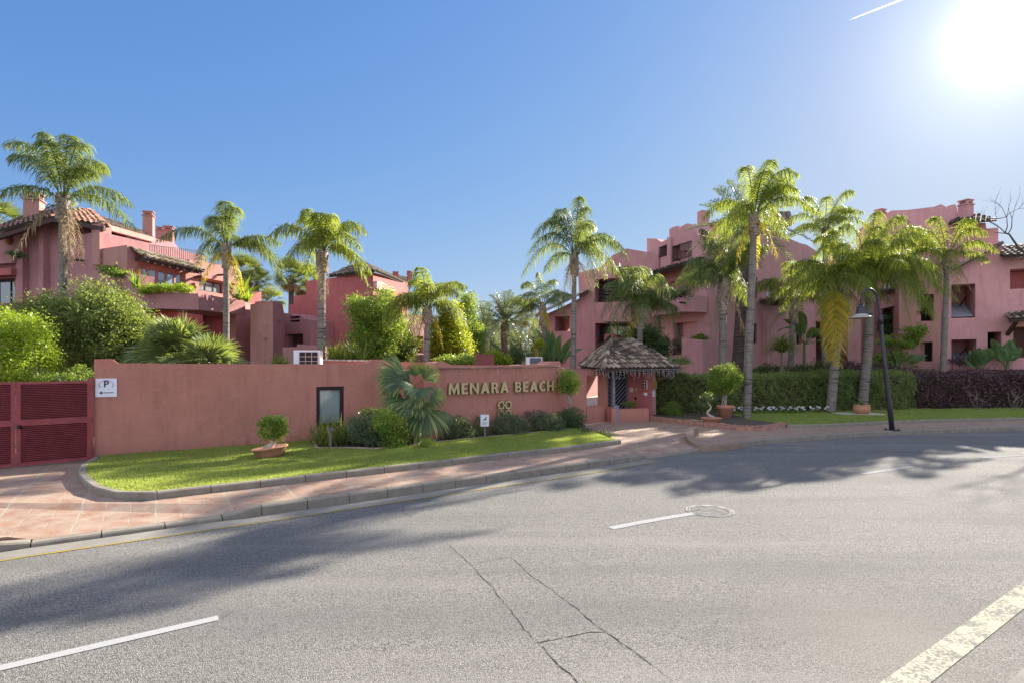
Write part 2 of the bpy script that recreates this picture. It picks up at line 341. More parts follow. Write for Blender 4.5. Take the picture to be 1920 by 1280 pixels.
def terr_tiles():
    n = NT('terracotta_paving'); p = n.pos(); mp = n.n('ShaderNodeMapping'); n.set(mp.inputs[0], p); mp.inputs[2].default_value = (0, 0, R(-32))
    dist = n.noise(p, 1.2, 2)
    br = n.n('ShaderNodeTexBrick', offset=0.5, offset_frequency=2); n.set(br.inputs['Vector'], mp.outputs[0])
    br.inputs['Scale'].default_value = 1.0; br.inputs['Brick Width'].default_value = 0.62; br.inputs['Row Height'].default_value = 0.33
    br.inputs['Mortar Size'].default_value = 0.012; br.inputs['Mortar Smooth'].default_value = 0.25
    n.set(br.inputs['Color1'], (0.33, 0.18, 0.115)); n.set(br.inputs['Color2'], (0.25, 0.135, 0.09)); n.set(br.inputs['Mortar'], (0.27, 0.21, 0.15))
    big = n.n('ShaderNodeTexBrick', offset=0.0); n.set(big.inputs['Vector'], mp.outputs[0])
    big.inputs['Scale'].default_value = 1.0; big.inputs['Brick Width'].default_value = 0.93; big.inputs['Row Height'].default_value = 40.0
    big.inputs['Mortar Size'].default_value = 0.022; big.inputs['Mortar Smooth'].default_value = 0.15
    n.set(big.inputs['Color1'], (0, 0, 0)); n.set(big.inputs['Color2'], (0, 0, 0)); n.set(big.inputs['Mortar'], (1, 1, 1))
    f = n.noise(p, 4, 5, 0.7); g = n.noise(p, 0.8, 3)
    c = n.mix(br.outputs['Color'], (0.37, 0.285, 0.21), n.maprange(f, 0.34, 0.64, 0, 0.9))
    c = n.mix(c, (0.19, 0.115, 0.085), n.maprange(n.noise(p, 2.3, 5, 0.7), 0.56, 0.74, 0, 0.6))
    c = n.mix(c, (0.34, 0.275, 0.205), n.math('MULTIPLY', big.outputs['Fac'], 0.9))
    n.bump(n.math('ADD', n.math('MULTIPLY', br.outputs['Fac'], -0.6), n.math('MULTIPLY', f, 0.3)), 0.5, 0.01)
    return n.fin(c, 0.8, spec=0.2)
PAVE = terr_tiles()
def ground_mat():
    n = NT('dry_ground'); p = n.pos(); f = n.noise(p, 0.4, 5, 0.6)
    return n.fin(n.mix((0.10, 0.085, 0.05), (0.20, 0.16, 0.11), f), 0.95)
GROUND = ground_mat()
LAWNB = plain('lawn_soil', (0.10, 0.15, 0.03), 0.95, var=0.35, scale=1.5)
# ---------------------------------------------------------------- ground, road, pavements
ZP = 0.14                                  # pavement level above the road
def sheet(name, pts, z, mat, kind='structure'):
    loops = [[Vector((p[0], p[1], 0)) for p in pts]]
    tri = geometry.tessellate_polygon(loops)
    me = bpy.data.meshes.new(name); me.from_pydata([(p[0], p[1], z if z is not None else p[2]) for p in pts], [], [list(t) for t in tri]); me.update()
    o = link(name, me, mat); bm_fix(me); o['kind'] = kind; return o
def bm_fix(me):
    import bmesh
    b = bmesh.new(); b.from_mesh(me)
    for f in b.faces:
        if f.normal.z < 0: f.normal_flip()
    b.to_mesh(me); b.free()
sheet('ground', [(-400, -60), (400, -60), (400, 900), (-400, 900)], -0.02, GROUND)
edge_px = [(-420, 1100), (-200, 1064), (10, 1033.5), (57, 1026), (210, 1005), (417, 976), (491, 966), (608, 949), (702, 936), (824, 918), (895, 908),
           (1010, 892), (1117, 876), (1212, 860), (1285, 850), (1324, 845), (1381, 839), (1438, 832), (1527, 825), (1600, 819), (1690, 815), (1777, 811), (1920, 807), (2150, 803), (2500, 800)]
EDGE = [G(*p) for p in edge_px]
far = [(60, 19.9), (60, -20), (-60, -20)]
def offset(poly, d):
    out = []
    for i, p in enumerate(poly):
        t = (poly[min(i+1, len(poly)-1)] - poly[max(i-1, 0)]); t.z = 0; t.normalize()
        out.append(Vector((p.x - t.y*d, p.y + t.x*d, p.z)))
    return out
def smooth_poly(pts, k=6):
    out = []; n = len(pts)
    for i in range(n-1):
        p0, p1, p2, p3 = pts[max(i-1, 0)], pts[i], pts[i+1], pts[min(i+2, n-1)]
        for j in range(k):
            t = j/k
            out.append(0.5*((2*p1) + (p2-p0)*t + (2*p0-5*p1+4*p2-p3)*t*t + (3*p1-p0-3*p2+p3)*t**3))
    out.append(pts[-1]); return out
def ribbon(name, a, b, z, mat, kind='structure'):
    m = MB()
    for i in range(len(a)-1): m.face([(*a[i][:2], z), (*a[i+1][:2], z), (*b[i+1][:2], z), (*b[i][:2], z)])
    o = m.build(name, mat); bm_fix(o.data)
    if kind: o['kind'] = kind
    return o
road_far = [(60, 22)] ; 
sheet('road', [(p.x, p.y) for p in EDGE] + [(70, 20.0), (70, -25), (-60, -25), (-60, 4.0)], 0.0, ASPH)
GE = EDGE[1:14]
ribbon('gutter', GE, offset(GE, -0.36), 0.004, GUTTER)
yo = offset(GE, -0.375); yi = offset(GE, -0.42)
o = ribbon('yellow_line', yo, yi, 0.006, PAINTY)
# lane dashes, following the curve of the road
def dash(a, b, w, mat, name='lane_marking', z=0.005, bend=0.0):
    a, b = Vector(a), Vector(b); n = 8; t = (b-a).normalized(); s = Vector((-t.y, t.x, 0)); L = []; Rr = []
    for i in range(n+1):
        k = i/n; c = a.lerp(b, k) + s*bend*4*k*(1-k); L.append(c + s*w/2); Rr.append(c - s*w/2)
    return ribbon(name, L, Rr, z, mat)
dash(G(-260, 1312), G(409, 1158), 0.105, PAINTW)
dash(G(1145, 990), G(1302, 962), 0.13, PAINTW, bend=0.02)
dash(G(1617, 888), G(1712, 874), 0.12, PAINTW)
dash(G(1840, 858), G(1918, 853), 0.12, PAINTW)
c1, c2 = G(1698, 1280), G(1921, 1113)
dash(c1 + (c1-c2)*0.5, c2 + (c2-c1)*1.5, 0.20, PAINTWORN)
# pale concrete gutter in the near right corner
s1, s2 = G(1830, 1330), G(2060, 1130); dd = (s2-s1).normalized(); nn = Vector((dd.y, -dd.x, 0))
ribbon('near_gutter', [s1 - dd*3, s2 + dd*14], [s1 - dd*3 + nn*2, s2 + dd*14 + nn*2], 0.004, GUTTER)
# cracks of an old trench patch
CRK = plain('crack_dark', (0.022, 0.02, 0.018), 0.95)  # near-black colour of the crack strips
random.seed(5)
def crack(pts, w):
    P0 = [G(*p) for p in pts]; path = []
    for a, b in zip(P0, P0[1:]):
        n = max(2, int((b-a).length/0.05))
        for i in range(n): path.append(a.lerp(b, i/n) + Vector((random.uniform(-.010, .010), random.uniform(-.010, .010), 0)))
    path.append(P0[-1]); wid = [w*random.uniform(0.1, 1.0) for _ in path]
    L = []; Q = []
    for i, p in enumerate(path):
        t = (path[min(i+1, len(path)-1)]-path[max(i-1, 0)]).normalized(); s = Vector((-t.y, t.x, 0))
        L.append(p + s*wid[i]/2); Q.append(p - s*wid[i]/2)
    return ribbon('road_crack', L, Q, 0.003, CRK)
crack([(838, 1018), (880, 1055), (905, 1082), (925, 1102), (945, 1130), (963, 1150), (985, 1180), (1010, 1205)], 0.009)
crack([(1010, 1205), (1060, 1195), (1100, 1186), (1136, 1184)], 0.014)
crack([(895, 1056), (925, 1048), (948, 1045), (964, 1047), (985, 1068), (1000, 1082), (1030, 1102), (1072, 1133), (1105, 1162), (1136, 1184), (1195, 1225), (1262, 1276)], 0.011)
crack([(1017, 1212), (1040, 1240), (1068, 1262), (1095, 1290)], 0.016)
crack([(755, 952), (758, 962), (772, 968)], 0.012)
crack([(980, 1075), (1002, 1090), (1018, 1096), (1028, 1100)], 0.006); crack([(905, 1085), (918, 1092), (930, 1106)], 0.007); crack([(1136, 1184), (1150, 1192), (1170, 1212), (1215, 1240)], 0.008)
crack([(1560, 1030), (1580, 1036), (1602, 1034), (1620, 1040)], 0.008); crack([(1130, 862), (1180, 871), (1225, 869)], 0.007); crack([(560, 1010), (590, 1004), (640, 1001)], 0.005)
# pavement strip between road edge and lawn
in_px = [(-420, 940), (-260, 910), (-100, 885), (0, 875), (175, 866), (150, 880), (146, 892), (150, 905), (175, 925), (220, 936), (267, 939), (337, 930), (480, 914), (619, 898), (738, 884), (842, 872), (951, 858), (1051, 848), (1122, 838), (1165, 832)]
INL = [G(px, py, ZP) for px, py in in_px]
ENT = [G(1140, 815, ZP), G(1100, 806, ZP), G(1096, 798, ZP), G(1120, 793, ZP), G(1200, 788, ZP), G(1217, 787, ZP)]
EDG = [G(1217, 788, ZP), G(1296, 797, ZP), G(1356, 804, ZP), G(1400, 807.5, ZP), G(1425, 808, ZP), G(1450, 805, ZP), G(1476, 800, ZP)]
INR = [G(1476, 801, ZP), G(1545, 800.5, ZP), G(1612, 797, ZP), G(1680, 793.5, ZP), G(1798, 790, ZP), G(1920, 788, ZP), G(2150, 785, ZP), G(2500, 783, ZP)]
drop = {2: 0.14, 3: 0.13, 4: 0.055, 5: 0.06, 13: 0.12, 14: 0.03, 15: 0.10}
kz = []
for i, (px, py) in enumerate(edge_px):
    z = 0.14
    if 57 < px < 417: z = 0.055
    if px in (57, 417): z = 0.06
    if px == 10: z = 0.14
    if 1212 <= px <= 1285: z = 0.02
    if px == 1324: z = 0.10
    kz.append(z)
KT = [Vector((p.x, p.y, z)) for p, z in zip(EDGE, kz)]
KB = offset(KT, 0.16)
outer = [(*p[:2], p[2]) for p in KB]
inner = [(*p[:2], ZP) for p in INL + ENT + EDG[1:] + INR[1:]]
sheet('pavement', outer + inner[::-1], None, PAVE)
sheet('courtyard_paving', [tuple(G(1096, 798, ZP)[:2]), (3.9, 34), (-6, 60), (12, 60), tuple(G(1240, 785, ZP)[:2])], ZP - 0.006, plain('pale_courtyard_paving', (0.55, 0.45, 0.36), 0.85, var=0.15, scale=3))
# kerbs as rows of blocks
def kerb(name, path, width, block, z0, hts=None, gap=0.012, mat=KERB, chamfer=0.02):
    m = MB(); pts = [Vector((p.x, p.y, 0)) for p in path]; hs = hts or [ZP + 0.004]*len(pts)
    seg = [0.0]
    for a, b in zip(pts, pts[1:]): seg.append(seg[-1] + (b-a).length)
    def at(s):
        for i in range(len(pts)-1):
            if s <= seg[i+1] or i == len(pts)-2:
                k = (s-seg[i])/max(1e-6, seg[i+1]-seg[i]); return pts[i].lerp(pts[i+1], k), hs[i]*(1-k)+hs[i+1]*k
    n = max(1, int(seg[-1]/block)); L = seg[-1]/n; rr = random.Random(3)
    for i in range(n):
        sa, sb = i*L + gap/2, (i+1)*L - gap/2; (a, ha), (b, hb) = at(sa), at(sb); t = (b-a).normalized(); s = Vector((-t.y, t.x, 0))
        dz = rr.uniform(-0.004, 0.004); ha += dz; hb += dz; ch = min(chamfer, ha*0.5)
        def prof(p, h): return [p + Vector((0, 0, z0)), p + Vector((0, 0, h-ch)), p + s*ch + Vector((0, 0, h)), p + s*width + Vector((0, 0, h)), p + s*width + Vector((0, 0, z0))]
        A, B = prof(a, ha), prof(b, hb)
        m.face(A); m.face(B[::-1])
        for k in range(5): m.face([A[k], B[k], B[(k+1) % 5], A[(k+1) % 5]])
    import bmesh
    o = m.build(name, mat); bb = bmesh.new(); bb.from_mesh(o.data); bmesh.ops.recalc_face_normals(bb, faces=bb.faces); bb.to_mesh(o.data); bb.free()
    o['kind'] = 'structure'; return o
hz_ = [z + 0.006 for z in kz]
def kpart(i0, i1, ha=None, hb=None):
    h = hz_[i0:i1+1]
    if ha: h[0] = ha
    if hb: h[-1] = hb
    kerb('road_kerb', KT[i0:i1+1], 0.165, 0.62, -0.01, h)
kpart(0, 3, None, .07); kpart(3, 5, .06, .06); kpart(5, 6, .065, .146); kpart(6, 13, .146, .10); kpart(13, 14, .03, .03); kpart(14, 15, .03, .12); kpart(15, len(KT)-1)
LK = [Vector((p.x, p.y, 0)) for p in INL[4:]]
LKs = smooth_poly(LK, 5)
kerb('lawn_kerb', LKs, 0.12, 0.72, ZP-0.02, [ZP + 0.115]*len(LKs))
RKs = smooth_poly([Vector((p.x, p.y, 0)) for p in INR], 4)
kerb('right_lawn_kerb', RKs, 0.13, 0.55, ZP-0.02, [ZP + 0.10]*len(RKs))
EKs = smooth_poly([Vector((p.x, p.y, 0)) for p in EDG], 5)
kerb('planting_bed_edging', EKs, 0.14, 0.5, ZP-0.02, [ZP + 0.14]*len(EKs), mat=TERRAR)
# toothed brick row on the edging
mt = MB(); acc = offset(EKs, 0.07)
for a, b in zip(acc, acc[1:]):
    n = max(1, int((b-a).length/0.085))
    for i in range(n):
        p = a.lerp(b, i/n); mt.box((p.x, p.y, ZP+0.135), 0.06, 0.12, 0.035 + random.uniform(0, .01), math.atan2((b-a).y, (b-a).x))
mt.build('edging_teeth', TERRAR)['kind'] = 'structure'
# curved raised end of the kerb beside the driveway
m = MB(); cp = smooth_poly([G(1298, 822, 0), G(1287, 830, 0), G(1290, 840, 0), G(1312, 846, 0), G(1350, 845, 0), G(1390, 840, 0)], 6)
hs = [0.36, 0.38, 0.24, 0.16, 0.15, 0.148]
L = len(cp); co2 = offset(cp, 0.19)
for i in range(L-1):
    h0 = np.interp(i/(L-1)*5, range(6), hs); h1 = np.interp((i+1)/(L-1)*5, range(6), hs)
    b = [cp[i], cp[i+1], co2[i+1], co2[i]]
    m.hexa([Vector((q.x, q.y, -0.01)) for q in b], [Vector((q.x, q.y, h)) for q, h in zip(b, (h0, h1, h1, h0))])
o = m.build('flared_kerb_end', concrete('pinkish_kerb_concrete', (0.30, 0.215, 0.155))); tag(o, 'curved pinkish kerb end rising like a horn beside the driveway mouth', 'kerb end')
# manhole
mm = G(1331, 957)
root = empty('manhole_cover', mm, 'round ribbed iron manhole cover in the road at the end of the middle lane dash', 'manhole cover')
IRON = plain('cast_iron', (0.30, 0.285, 0.255), 0.95, 0.0, var=.4, scale=9, spec=.05); IROND = plain('darker_iron', (0.10, 0.095, 0.085), 0.95, var=.4, spec=.05)  # second, darker iron lies under the ribs so they show
for mat_, nm_ in ((IROND, 'seat_ring'), (IRON, 'lid')):
    m = MB()
    if nm_ == 'seat_ring': m.lathe((mm.x, mm.y, 0), [(0.0, 0.004), (0.36, 0.004)], 48)
    else:
        for r0, r1, z in ((0.325, 0.355, 0.007), (0.285, 0.31, 0.009)): m.lathe((mm.x, mm.y, 0), [(r0, z-.006), (r0, z), (r1, z), (r1, z-.006)], 48)
        for k in range(-7, 8):
            hw = math.sqrt(max(0, 0.275**2 - (k*0.037)**2)); c = Vector((mm.x, mm.y, 0)) + Vector((-math.sin(2.2), math.cos(2.2), 0))*k*0.037
            m.box((c.x, c.y, 0.0), 2*hw, 0.017, 0.011, 2.2)
    m.build(nm_, mat_, root)
# ---------------------------------------------------------------- lawns and beds
bed_px = [(585, 834), (591, 848), (659, 847), (705, 849), (790, 840), (860, 831), (930, 824), (999, 817), (1088, 807)]
BED = [G(px, py, ZP) for px, py in bed_px]
LI = offset(LKs, 0.12)
def XY(poly): return [(p[0], p[1]) for p in poly]
wallA, wallB = G(185, 862, ZP), G(590, 832, ZP)
lawn_l = XY(LI) + XY(BED)[::-1] + [(wallB.x, wallB.y), (wallA.x, wallA.y)]
sheet('lawn', lawn_l, ZP+0.085, LAWNB)
RI = offset(RKs, 0.13)
hedge_foot = [G(1360, 775, ZP), G(1400, 774, ZP), G(1560, 772, ZP), G(1720, 769, ZP), G(1920, 767, ZP), G(2200, 766, ZP)]
lawn_r = XY(RI) + XY(hedge_foot)[::-1] + [XY([G(1372, 781, ZP)])[0], XY([G(1400, 789, ZP)])[0]]
sheet('right_lawn', lawn_r, ZP+0.075, LAWNB)
bed_l = XY(BED) + [XY([G(1100, 800, ZP)])[0], XY([G(1060, 790, ZP)])[0], (1.2, 20.5), (-2, 18), (wallB.x-0.3, wallB.y)]
sheet('planting_bed', bed_l, ZP+0.07, SOIL)
kerb('bed_edging', BED, 0.07, 0.33, ZP, [ZP+0.12]*len(BED), mat=plain('pink_edging_stone', (0.36, 0.24, 0.2), 0.85, var=0.3), chamfer=0.01)
sheet('planting_bed', XY(offset(EKs, 0.13)) + [XY([G(1400, 789, ZP)])[0], XY([G(1372, 781, ZP)])[0], XY([G(1360, 772, ZP)])[0], XY([G(1235, 770, ZP)])[0], XY([G(1225, 779, ZP)])[0]], ZP+0.10, SOIL)
def inside(poly, x, y):
    c = np.zeros(len(x), bool); n = len(poly); j = n-1
    for i in range(n):
        xi, yi = poly[i]; xj, yj = poly[j]
        k = ((yi > y) != (yj > y)) & (x < (xj-xi)*(y-yi)/((yj-yi) or 1e-9)+xi); c ^= k; j = i
    return c
def grass(name, poly, z, n, seed, xmax=None, h=0.055):
    rg = np.random.default_rng(seed); A = np.array(poly); lo, hi = A.min(0), A.max(0)
    if xmax: hi[0] = min(hi[0], xmax)
    x = rg.uniform(lo[0], hi[0], n*6); y = rg.uniform(lo[1], hi[1], n*6); k = inside(poly, x, y); x, y = x[k][:n], y[k][:n]; n = len(x)
    a = rg.uniform(0, 2*np.pi, n); w = rg.uniform(.004, .008, n); hh = h*rg.uniform(.5, 1.15, n)*(0.8 + 0.25*np.sin(x*3.1)*np.sin(y*2.7)); l = rg.normal(0, .35, (n, 2))*hh[:, None]
    b = np.stack([x, y, np.full(n, z)], -1); s = np.stack([np.cos(a)*w, np.sin(a)*w, np.zeros(n)], -1)
    t = b + np.stack([l[:, 0], l[:, 1], hh], -1)
    m_ = (b+t)/2 + np.stack([-l[:, 0]*.15, -l[:, 1]*.15, hh*.08], -1)
    V = np.stack([np.stack([b-s, b+s], 1), np.stack([m_-s*.8, m_+s*.8], 1), np.stack([t-s*.1, t+s*.1], 1)], 1)
    o = strips(name, V, L_GRASS); tag(o, kind='stuff'); return o
o = grass('grass', lawn_l, ZP+0.08, 190000, 1); tag(o, 'short sunlit green grass of the left lawn along the long wall', 'grass')
o = grass('grass', lawn_r, ZP+0.07, 90000, 2, 26); tag(o, 'shaded green grass strip in front of the right hedges', 'grass')
rg = np.random.default_rng(77)
def litter(name, poly, z, n, size, mat, label):
    A_ = np.array(poly); lo, hi = A_.min(0), A_.max(0); x = rg.uniform(lo[0], hi[0], n*8); y = rg.uniform(lo[1], hi[1], n*8); k = inside(poly, x, y); x, y = x[k][:n], y[k][:n]; n = len(x)
    a = rg.uniform(0, 6.28, n); L = size*rg.uniform(.5, 1.4, n)[:, None]; d = np.stack([np.cos(a), np.sin(a), rg.normal(0, .15, n)], -1); s = np.stack([-np.sin(a), np.cos(a), rg.normal(0, .25, n)], -1)*.4; p = np.stack([x, y, np.full(n, z)], -1)
    o = quads(name, np.stack([p - d*L*.5, p + s*L*.5, p + d*L*.5, p - s*L*.5], 1), mat); tag(o, label, 'leaf litter', kind='stuff')
litter('fallen_leaves', [(p[0], p[1]) for p in KB[2:14]] + [(p[0], p[1]) for p in INL[::-1][:15]], ZP+.012, 170, .035, L_DEAD, 'scattered dry leaves on the terracotta pavement')
litter('fallen_leaves', lawn_l, ZP+.13, 130, .05, L_DEAD, 'dry leaf scraps lying on the left lawn')
litter('fallen_leaves', [(p[0], p[1]) for p in EDGE[3:20]] + [(p[0]+.2, p[1]-.45) for p in EDGE[3:20]][::-1], .012, 120, .03, L_DEAD, 'dry leaf scraps gathered in the road gutter')
# ---------------------------------------------------------------- walls traced on vertical planes
class PL:
    def __init__(s, pa, da, pb, db):
        s.A = Vector(((pa-960)/F*da, da)); B = Vector(((pb-960)/F*db, db)); s.D = (B-s.A).normalized()
        n = Vector((s.D.y, -s.D.x))
        if n.dot(-s.A) < 0: n = -n
        s.n = n
    def u(s, px):
        k = (px-960)/F                       # A + u*D = t*(k,1)
        return (k*s.A.y - s.A.x)/(s.D.x - k*s.D.y)
    def uz(s, px, py, z=None):
        u = s.u(px); d = s.A.y + u*s.D.y
        return (u, CH - (py-HZ)/F*d if py is not None else (z or 0.0))
    def pt(s, u, z, off=0.0):
        q = s.A + s.D*u + s.n*off; return Vector((q.x, q.y, z))
    def p(s, px, py, off=0.0): return s.pt(*s.uz(px, py), off)
    def rect(s, x0, x1, y0, y1):             # level rectangle, heights read at its middle
        u0, u1 = s.u(x0), s.u(x1); _, zt = s.uz((x0+x1)/2, y0); _, zb = s.uz((x0+x1)/2, y1)
        return (u0, u1, zt, zb)
def slab(name, pl, outer, holes=(), thick=4.0, mat=PINK, parent=None, off=0.0, z0=0.0, ext=None):
    """outer: [(px,py)], py None = ground.  holes: [(rect or points list in (u,z), depth or None for through)]"""
    m = MB(); O = [pl.uz(*p) if p[1] is not None else (pl.u(p[0]), z0) for p in outer]
    E_ = Vector((ext[0], ext[1], 0)).normalized() if ext else Vector((-pl.n.x, -pl.n.y, 0))
    bk = lambda a, k: pl.pt(*a, off) + E_*k
    HL = []
    for h, dep in holes:
        if len(h) == 4 and not isinstance(h[0], tuple): u0, u1, zt, zb = h; q = [(u0, zb), (u1, zb), (u1, zt), (u0, zt)]
        else: q = h
        HL.append((q, dep))
    def cap(o2, hs):
        loops = [[Vector((a, b, 0)) for a, b in O]] + [[Vector((a, b, 0)) for a, b in q] for q in hs]
        flat = [v for l in loops for v in l]
        for t in geometry.tessellate_polygon(loops): m.face([bk((flat[i].x, flat[i].y), o2) for i in t])
    cap(0.0, [q for q, d in HL]); cap(thick, [q for q, d in HL if d is None])
    n = len(O)
    for i in range(n):
        a, b = O[i], O[(i+1) % n]; m.face([bk(a, 0), bk(b, 0), bk(b, thick), bk(a, thick)])
    for q, d in HL:
        dd = thick if d is None else d
        for i in range(len(q)):
            a, b = q[i], q[(i+1) % len(q)]; m.face([pl.pt(*a, off), pl.pt(*b, off), pl.pt(*b, off-dd), pl.pt(*a, off-dd)])
        if d is not None: m.face([pl.pt(*a, off-dd) for a in q])
    return m.build(name, mat, parent)
def window(pl, r, parent, inset=0.12, n=2, frame=BROWN, glass=GLASS, fw=0.06, name='window'):
    u0, u1, zt, zb = r; m = MB(); o = -inset + 0.003
    def bar(ua, ub, za, zb_):
        m.hexa([pl.pt(ua, za, o), pl.pt(ub, za, o), pl.pt(ub, zb_, o), pl.pt(ua, zb_, o)], [pl.pt(ua, za, o+0.06), pl.pt(ub, za, o+0.06), pl.pt(ub, zb_, o+0.06), pl.pt(ua, zb_, o+0.06)])
    e = 0.004
    bar(u0+e, u0+fw, zb+e, zt-e); bar(u1-fw, u1-e, zb+e, zt-e); bar(u0+fw, u1-fw, zt-fw, zt-e); bar(u0+fw, u1-fw, zb+e, zb+fw)
    for i in range(1, n):
        c = u0 + (u1-u0)*i/n; bar(c-fw/2, c+fw/2, zb+fw, zt-fw)
    w_ = m.build(name, frame, parent)
    g = MB(); g.hexa([pl.pt(u0+fw*.5, zb+fw*.5, o+.015), pl.pt(u1-fw*.5, zb+fw*.5, o+.015), pl.pt(u1-fw*.5, zt-fw*.5, o+.015), pl.pt(u0+fw*.5, zt-fw*.5, o+.015)],
           [pl.pt(u0+fw*.5, zb+fw*.5, o+.025), pl.pt(u1-fw*.5, zb+fw*.5, o+.025), pl.pt(u1-fw*.5, zt-fw*.5, o+.025), pl.pt(u0+fw*.5, zt-fw*.5, o+.025)])
    p_ = g.build('pane', glass, w_); 
    if parent: w_.matrix_parent_inverse = Matrix.Translation(Vector(parent.location)).inverted()
    p_.matrix_parent_inverse = Matrix.Identity(4)
    return w_
def panel(pl, r, mat, parent, name, off=0.03, thick=0.05, slats=0):
    u0, u1, zt, zb = r; m = MB(); a = off-thick; b = off
    def bx_(ua, ub, za, zc): m.hexa([pl.pt(ua, za, a), pl.pt(ub, za, a), pl.pt(ub, zc, a), pl.pt(ua, zc, a)], [pl.pt(ua, za, b), pl.pt(ub, za, b), pl.pt(ub, zc, b), pl.pt(ua, zc, b)])
    if not slats: bx_(u0, u1, zb, zt)
    else:
        h = (zt-zb)/slats
        for i in range(slats): bx_(u0, u1, zb+i*h+h*.12, zb+(i+1)*h-h*.12)
    return m.build(name, mat, parent)
def railing(pl, x0, x1, yt0, yt1, yb0, yb1, parent, off=0.0, n=14, mat=DARKM, r=0.012):
    a, b, c, d = pl.p(x0, yt0, off), pl.p(x1, yt1, off), pl.p(x0, yb0, off), pl.p(x1, yb1, off); m = MB()
    m.bar(a, b, 0.04, 0.025); m.bar(c.lerp(a, 0.08), d.lerp(b, 0.08), 0.03, 0.02)
    for i in range(n+1):
        k = i/n; m.bar(c.lerp(d, k), a.lerp(b, k), r*2)
    return m.build('railing', mat, parent)
def tiles(name, a, b, ta, tb, mat, parent, pitch=0.24, tl=0.38, thick=0.06, under=True, seed=1):
    """barrel tiles over the face a-b (eave) ta-tb (top edge)"""
    a, b, ta, tb = [Vector(v) for v in (a, b, ta, tb)]
    U = (b-a).normalized(); N = (b-a).cross(((ta+tb)/2-(a+b)/2)).normalized()
    if N.z < 0: N = -N
    V = N.cross(U).normalized()
    if V.dot((ta+tb)/2-(a+b)/2) < 0: V = -V
    def uv(p): q = p-a; return q.dot(U), q.dot(V)
    poly = [uv(a), uv(b), uv(tb), uv(ta)]; m = MB(); rr = random.Random(seed); Lu = (b-a).length
    umin = min(p[0] for p in poly); umax = max(p[0] for p in poly)
    n = max(2, int((umax-umin)/pitch)); dp = (umax-umin)/n
    for i in range(n):
        u = umin + (i+.5)*dp; vs = []
        for j in range(4):
            p, q = poly[j], poly[(j+1) % 4]
            if (p[0]-u)*(q[0]-u) < 0: vs.append(p[1] + (q[1]-p[1])*(u-p[0])/(q[0]-p[0]))
        if len(vs) < 2: continue
        v0, v1 = min(vs), max(vs)
        if v1-v0 < 0.05: continue
        nt_ = max(1, round((v1-v0)/tl)); dl = (v1-v0)/nt_
        for j in range(nt_):
            s0 = v0 + j*dl - (0.05 if j == 0 else 0.03); s1 = v0 + (j+1)*dl + 0.03; jit = rr.uniform(-.012, .012); tilt = rr.uniform(-.01, .01)
            base = len(m.v); K = 5
            for (s, rad, lift) in ((s0, dp*.40, 0.055), (s1, dp*.31, 0.022)):
                for k in range(K+1):
                    an = math.pi*k/K
                    m.v.append(tuple(a + U*(u+jit+math.cos(an)*rad) + V*s + N*(lift*.3 + 0.02 + math.sin(an)*rad*.8 + (tilt if s == s0 else 0) + (0.02 if s == s0 else 0))))
            for k in range(K): m.f.append([base+k, base+k+1, base+K+1+k+1, base+K+1+k]); m.m.append(0)
            m.f.append([base+k for k in range(K+1)]); m.m.append(1)
    # channel tiles / bedding below
    mb = len(m.v)
    pts = [a, b, tb, ta] if (tb-ta).length > 0.02 else [a, b, tb]
    lo = [p - N*thick for p in pts]; hi = [p + N*0.015 for p in pts]
    m.mi = 1; m.face(hi); m.face(lo[::-1])
    for i in range(len(pts)): j = (i+1) % len(pts); m.face([lo[i], lo[j], hi[j], hi[i]])
    m.mi = 0
    return m.build(name, [mat, BEDD], parent)
BEDD = plain('roof_bedding', (0.07, 0.055, 0.045), 0.95, var=0.3)
def chimney(px0, px1, ytop, ybot, d, parent, mat=PINK, crown=True):
    a, b = P(px0, ybot, d), P(px1, ybot, d); w_ = b.x-a.x; t = P(px0, ytop, d).z; c = Vector(((a.x+b.x)/2, d+w_/2, a.z)); H_ = t-a.z; m = MB()
    if crown:
        ch = w_*0.55; m.box(c, w_*.86, w_*.86, H_-ch*0.9, 0.35)
        m.box(c+Vector((0, 0, H_-ch*.9)), w_*1.04, w_*1.04, w_*.07, 0.35); m.box(c+Vector((0, 0, H_-ch*.9+w_*.07)), w_*.8, w_*.8, ch*.62, 0.35)
        m.box(c+Vector((0, 0, H_-w_*.08)), w_*.98, w_*.98, w_*.08, 0.35)
    else: m.box(c, w_*.9, w_*.9, H_, 0.35)
    o = m.build('chimney', mat, parent)
    if crown:
        g = MB(); g.box(c+Vector((0, 0, H_-ch*.62)), w_*.82, w_*.45, ch*.14, 0.35); g.box(c+Vector((0, 0, H_-ch*.38)), w_*.82, w_*.45, ch*.12, 0.35)
        g.box(c+Vector((0, 0, H_-ch*.62)), w_*.45, w_*.82, ch*.14, 0.35)
        v = g.build('vent_slot', DARK, o); v.matrix_parent_inverse = Matrix.Identity(4)
    return o
def sub(o):
    return o
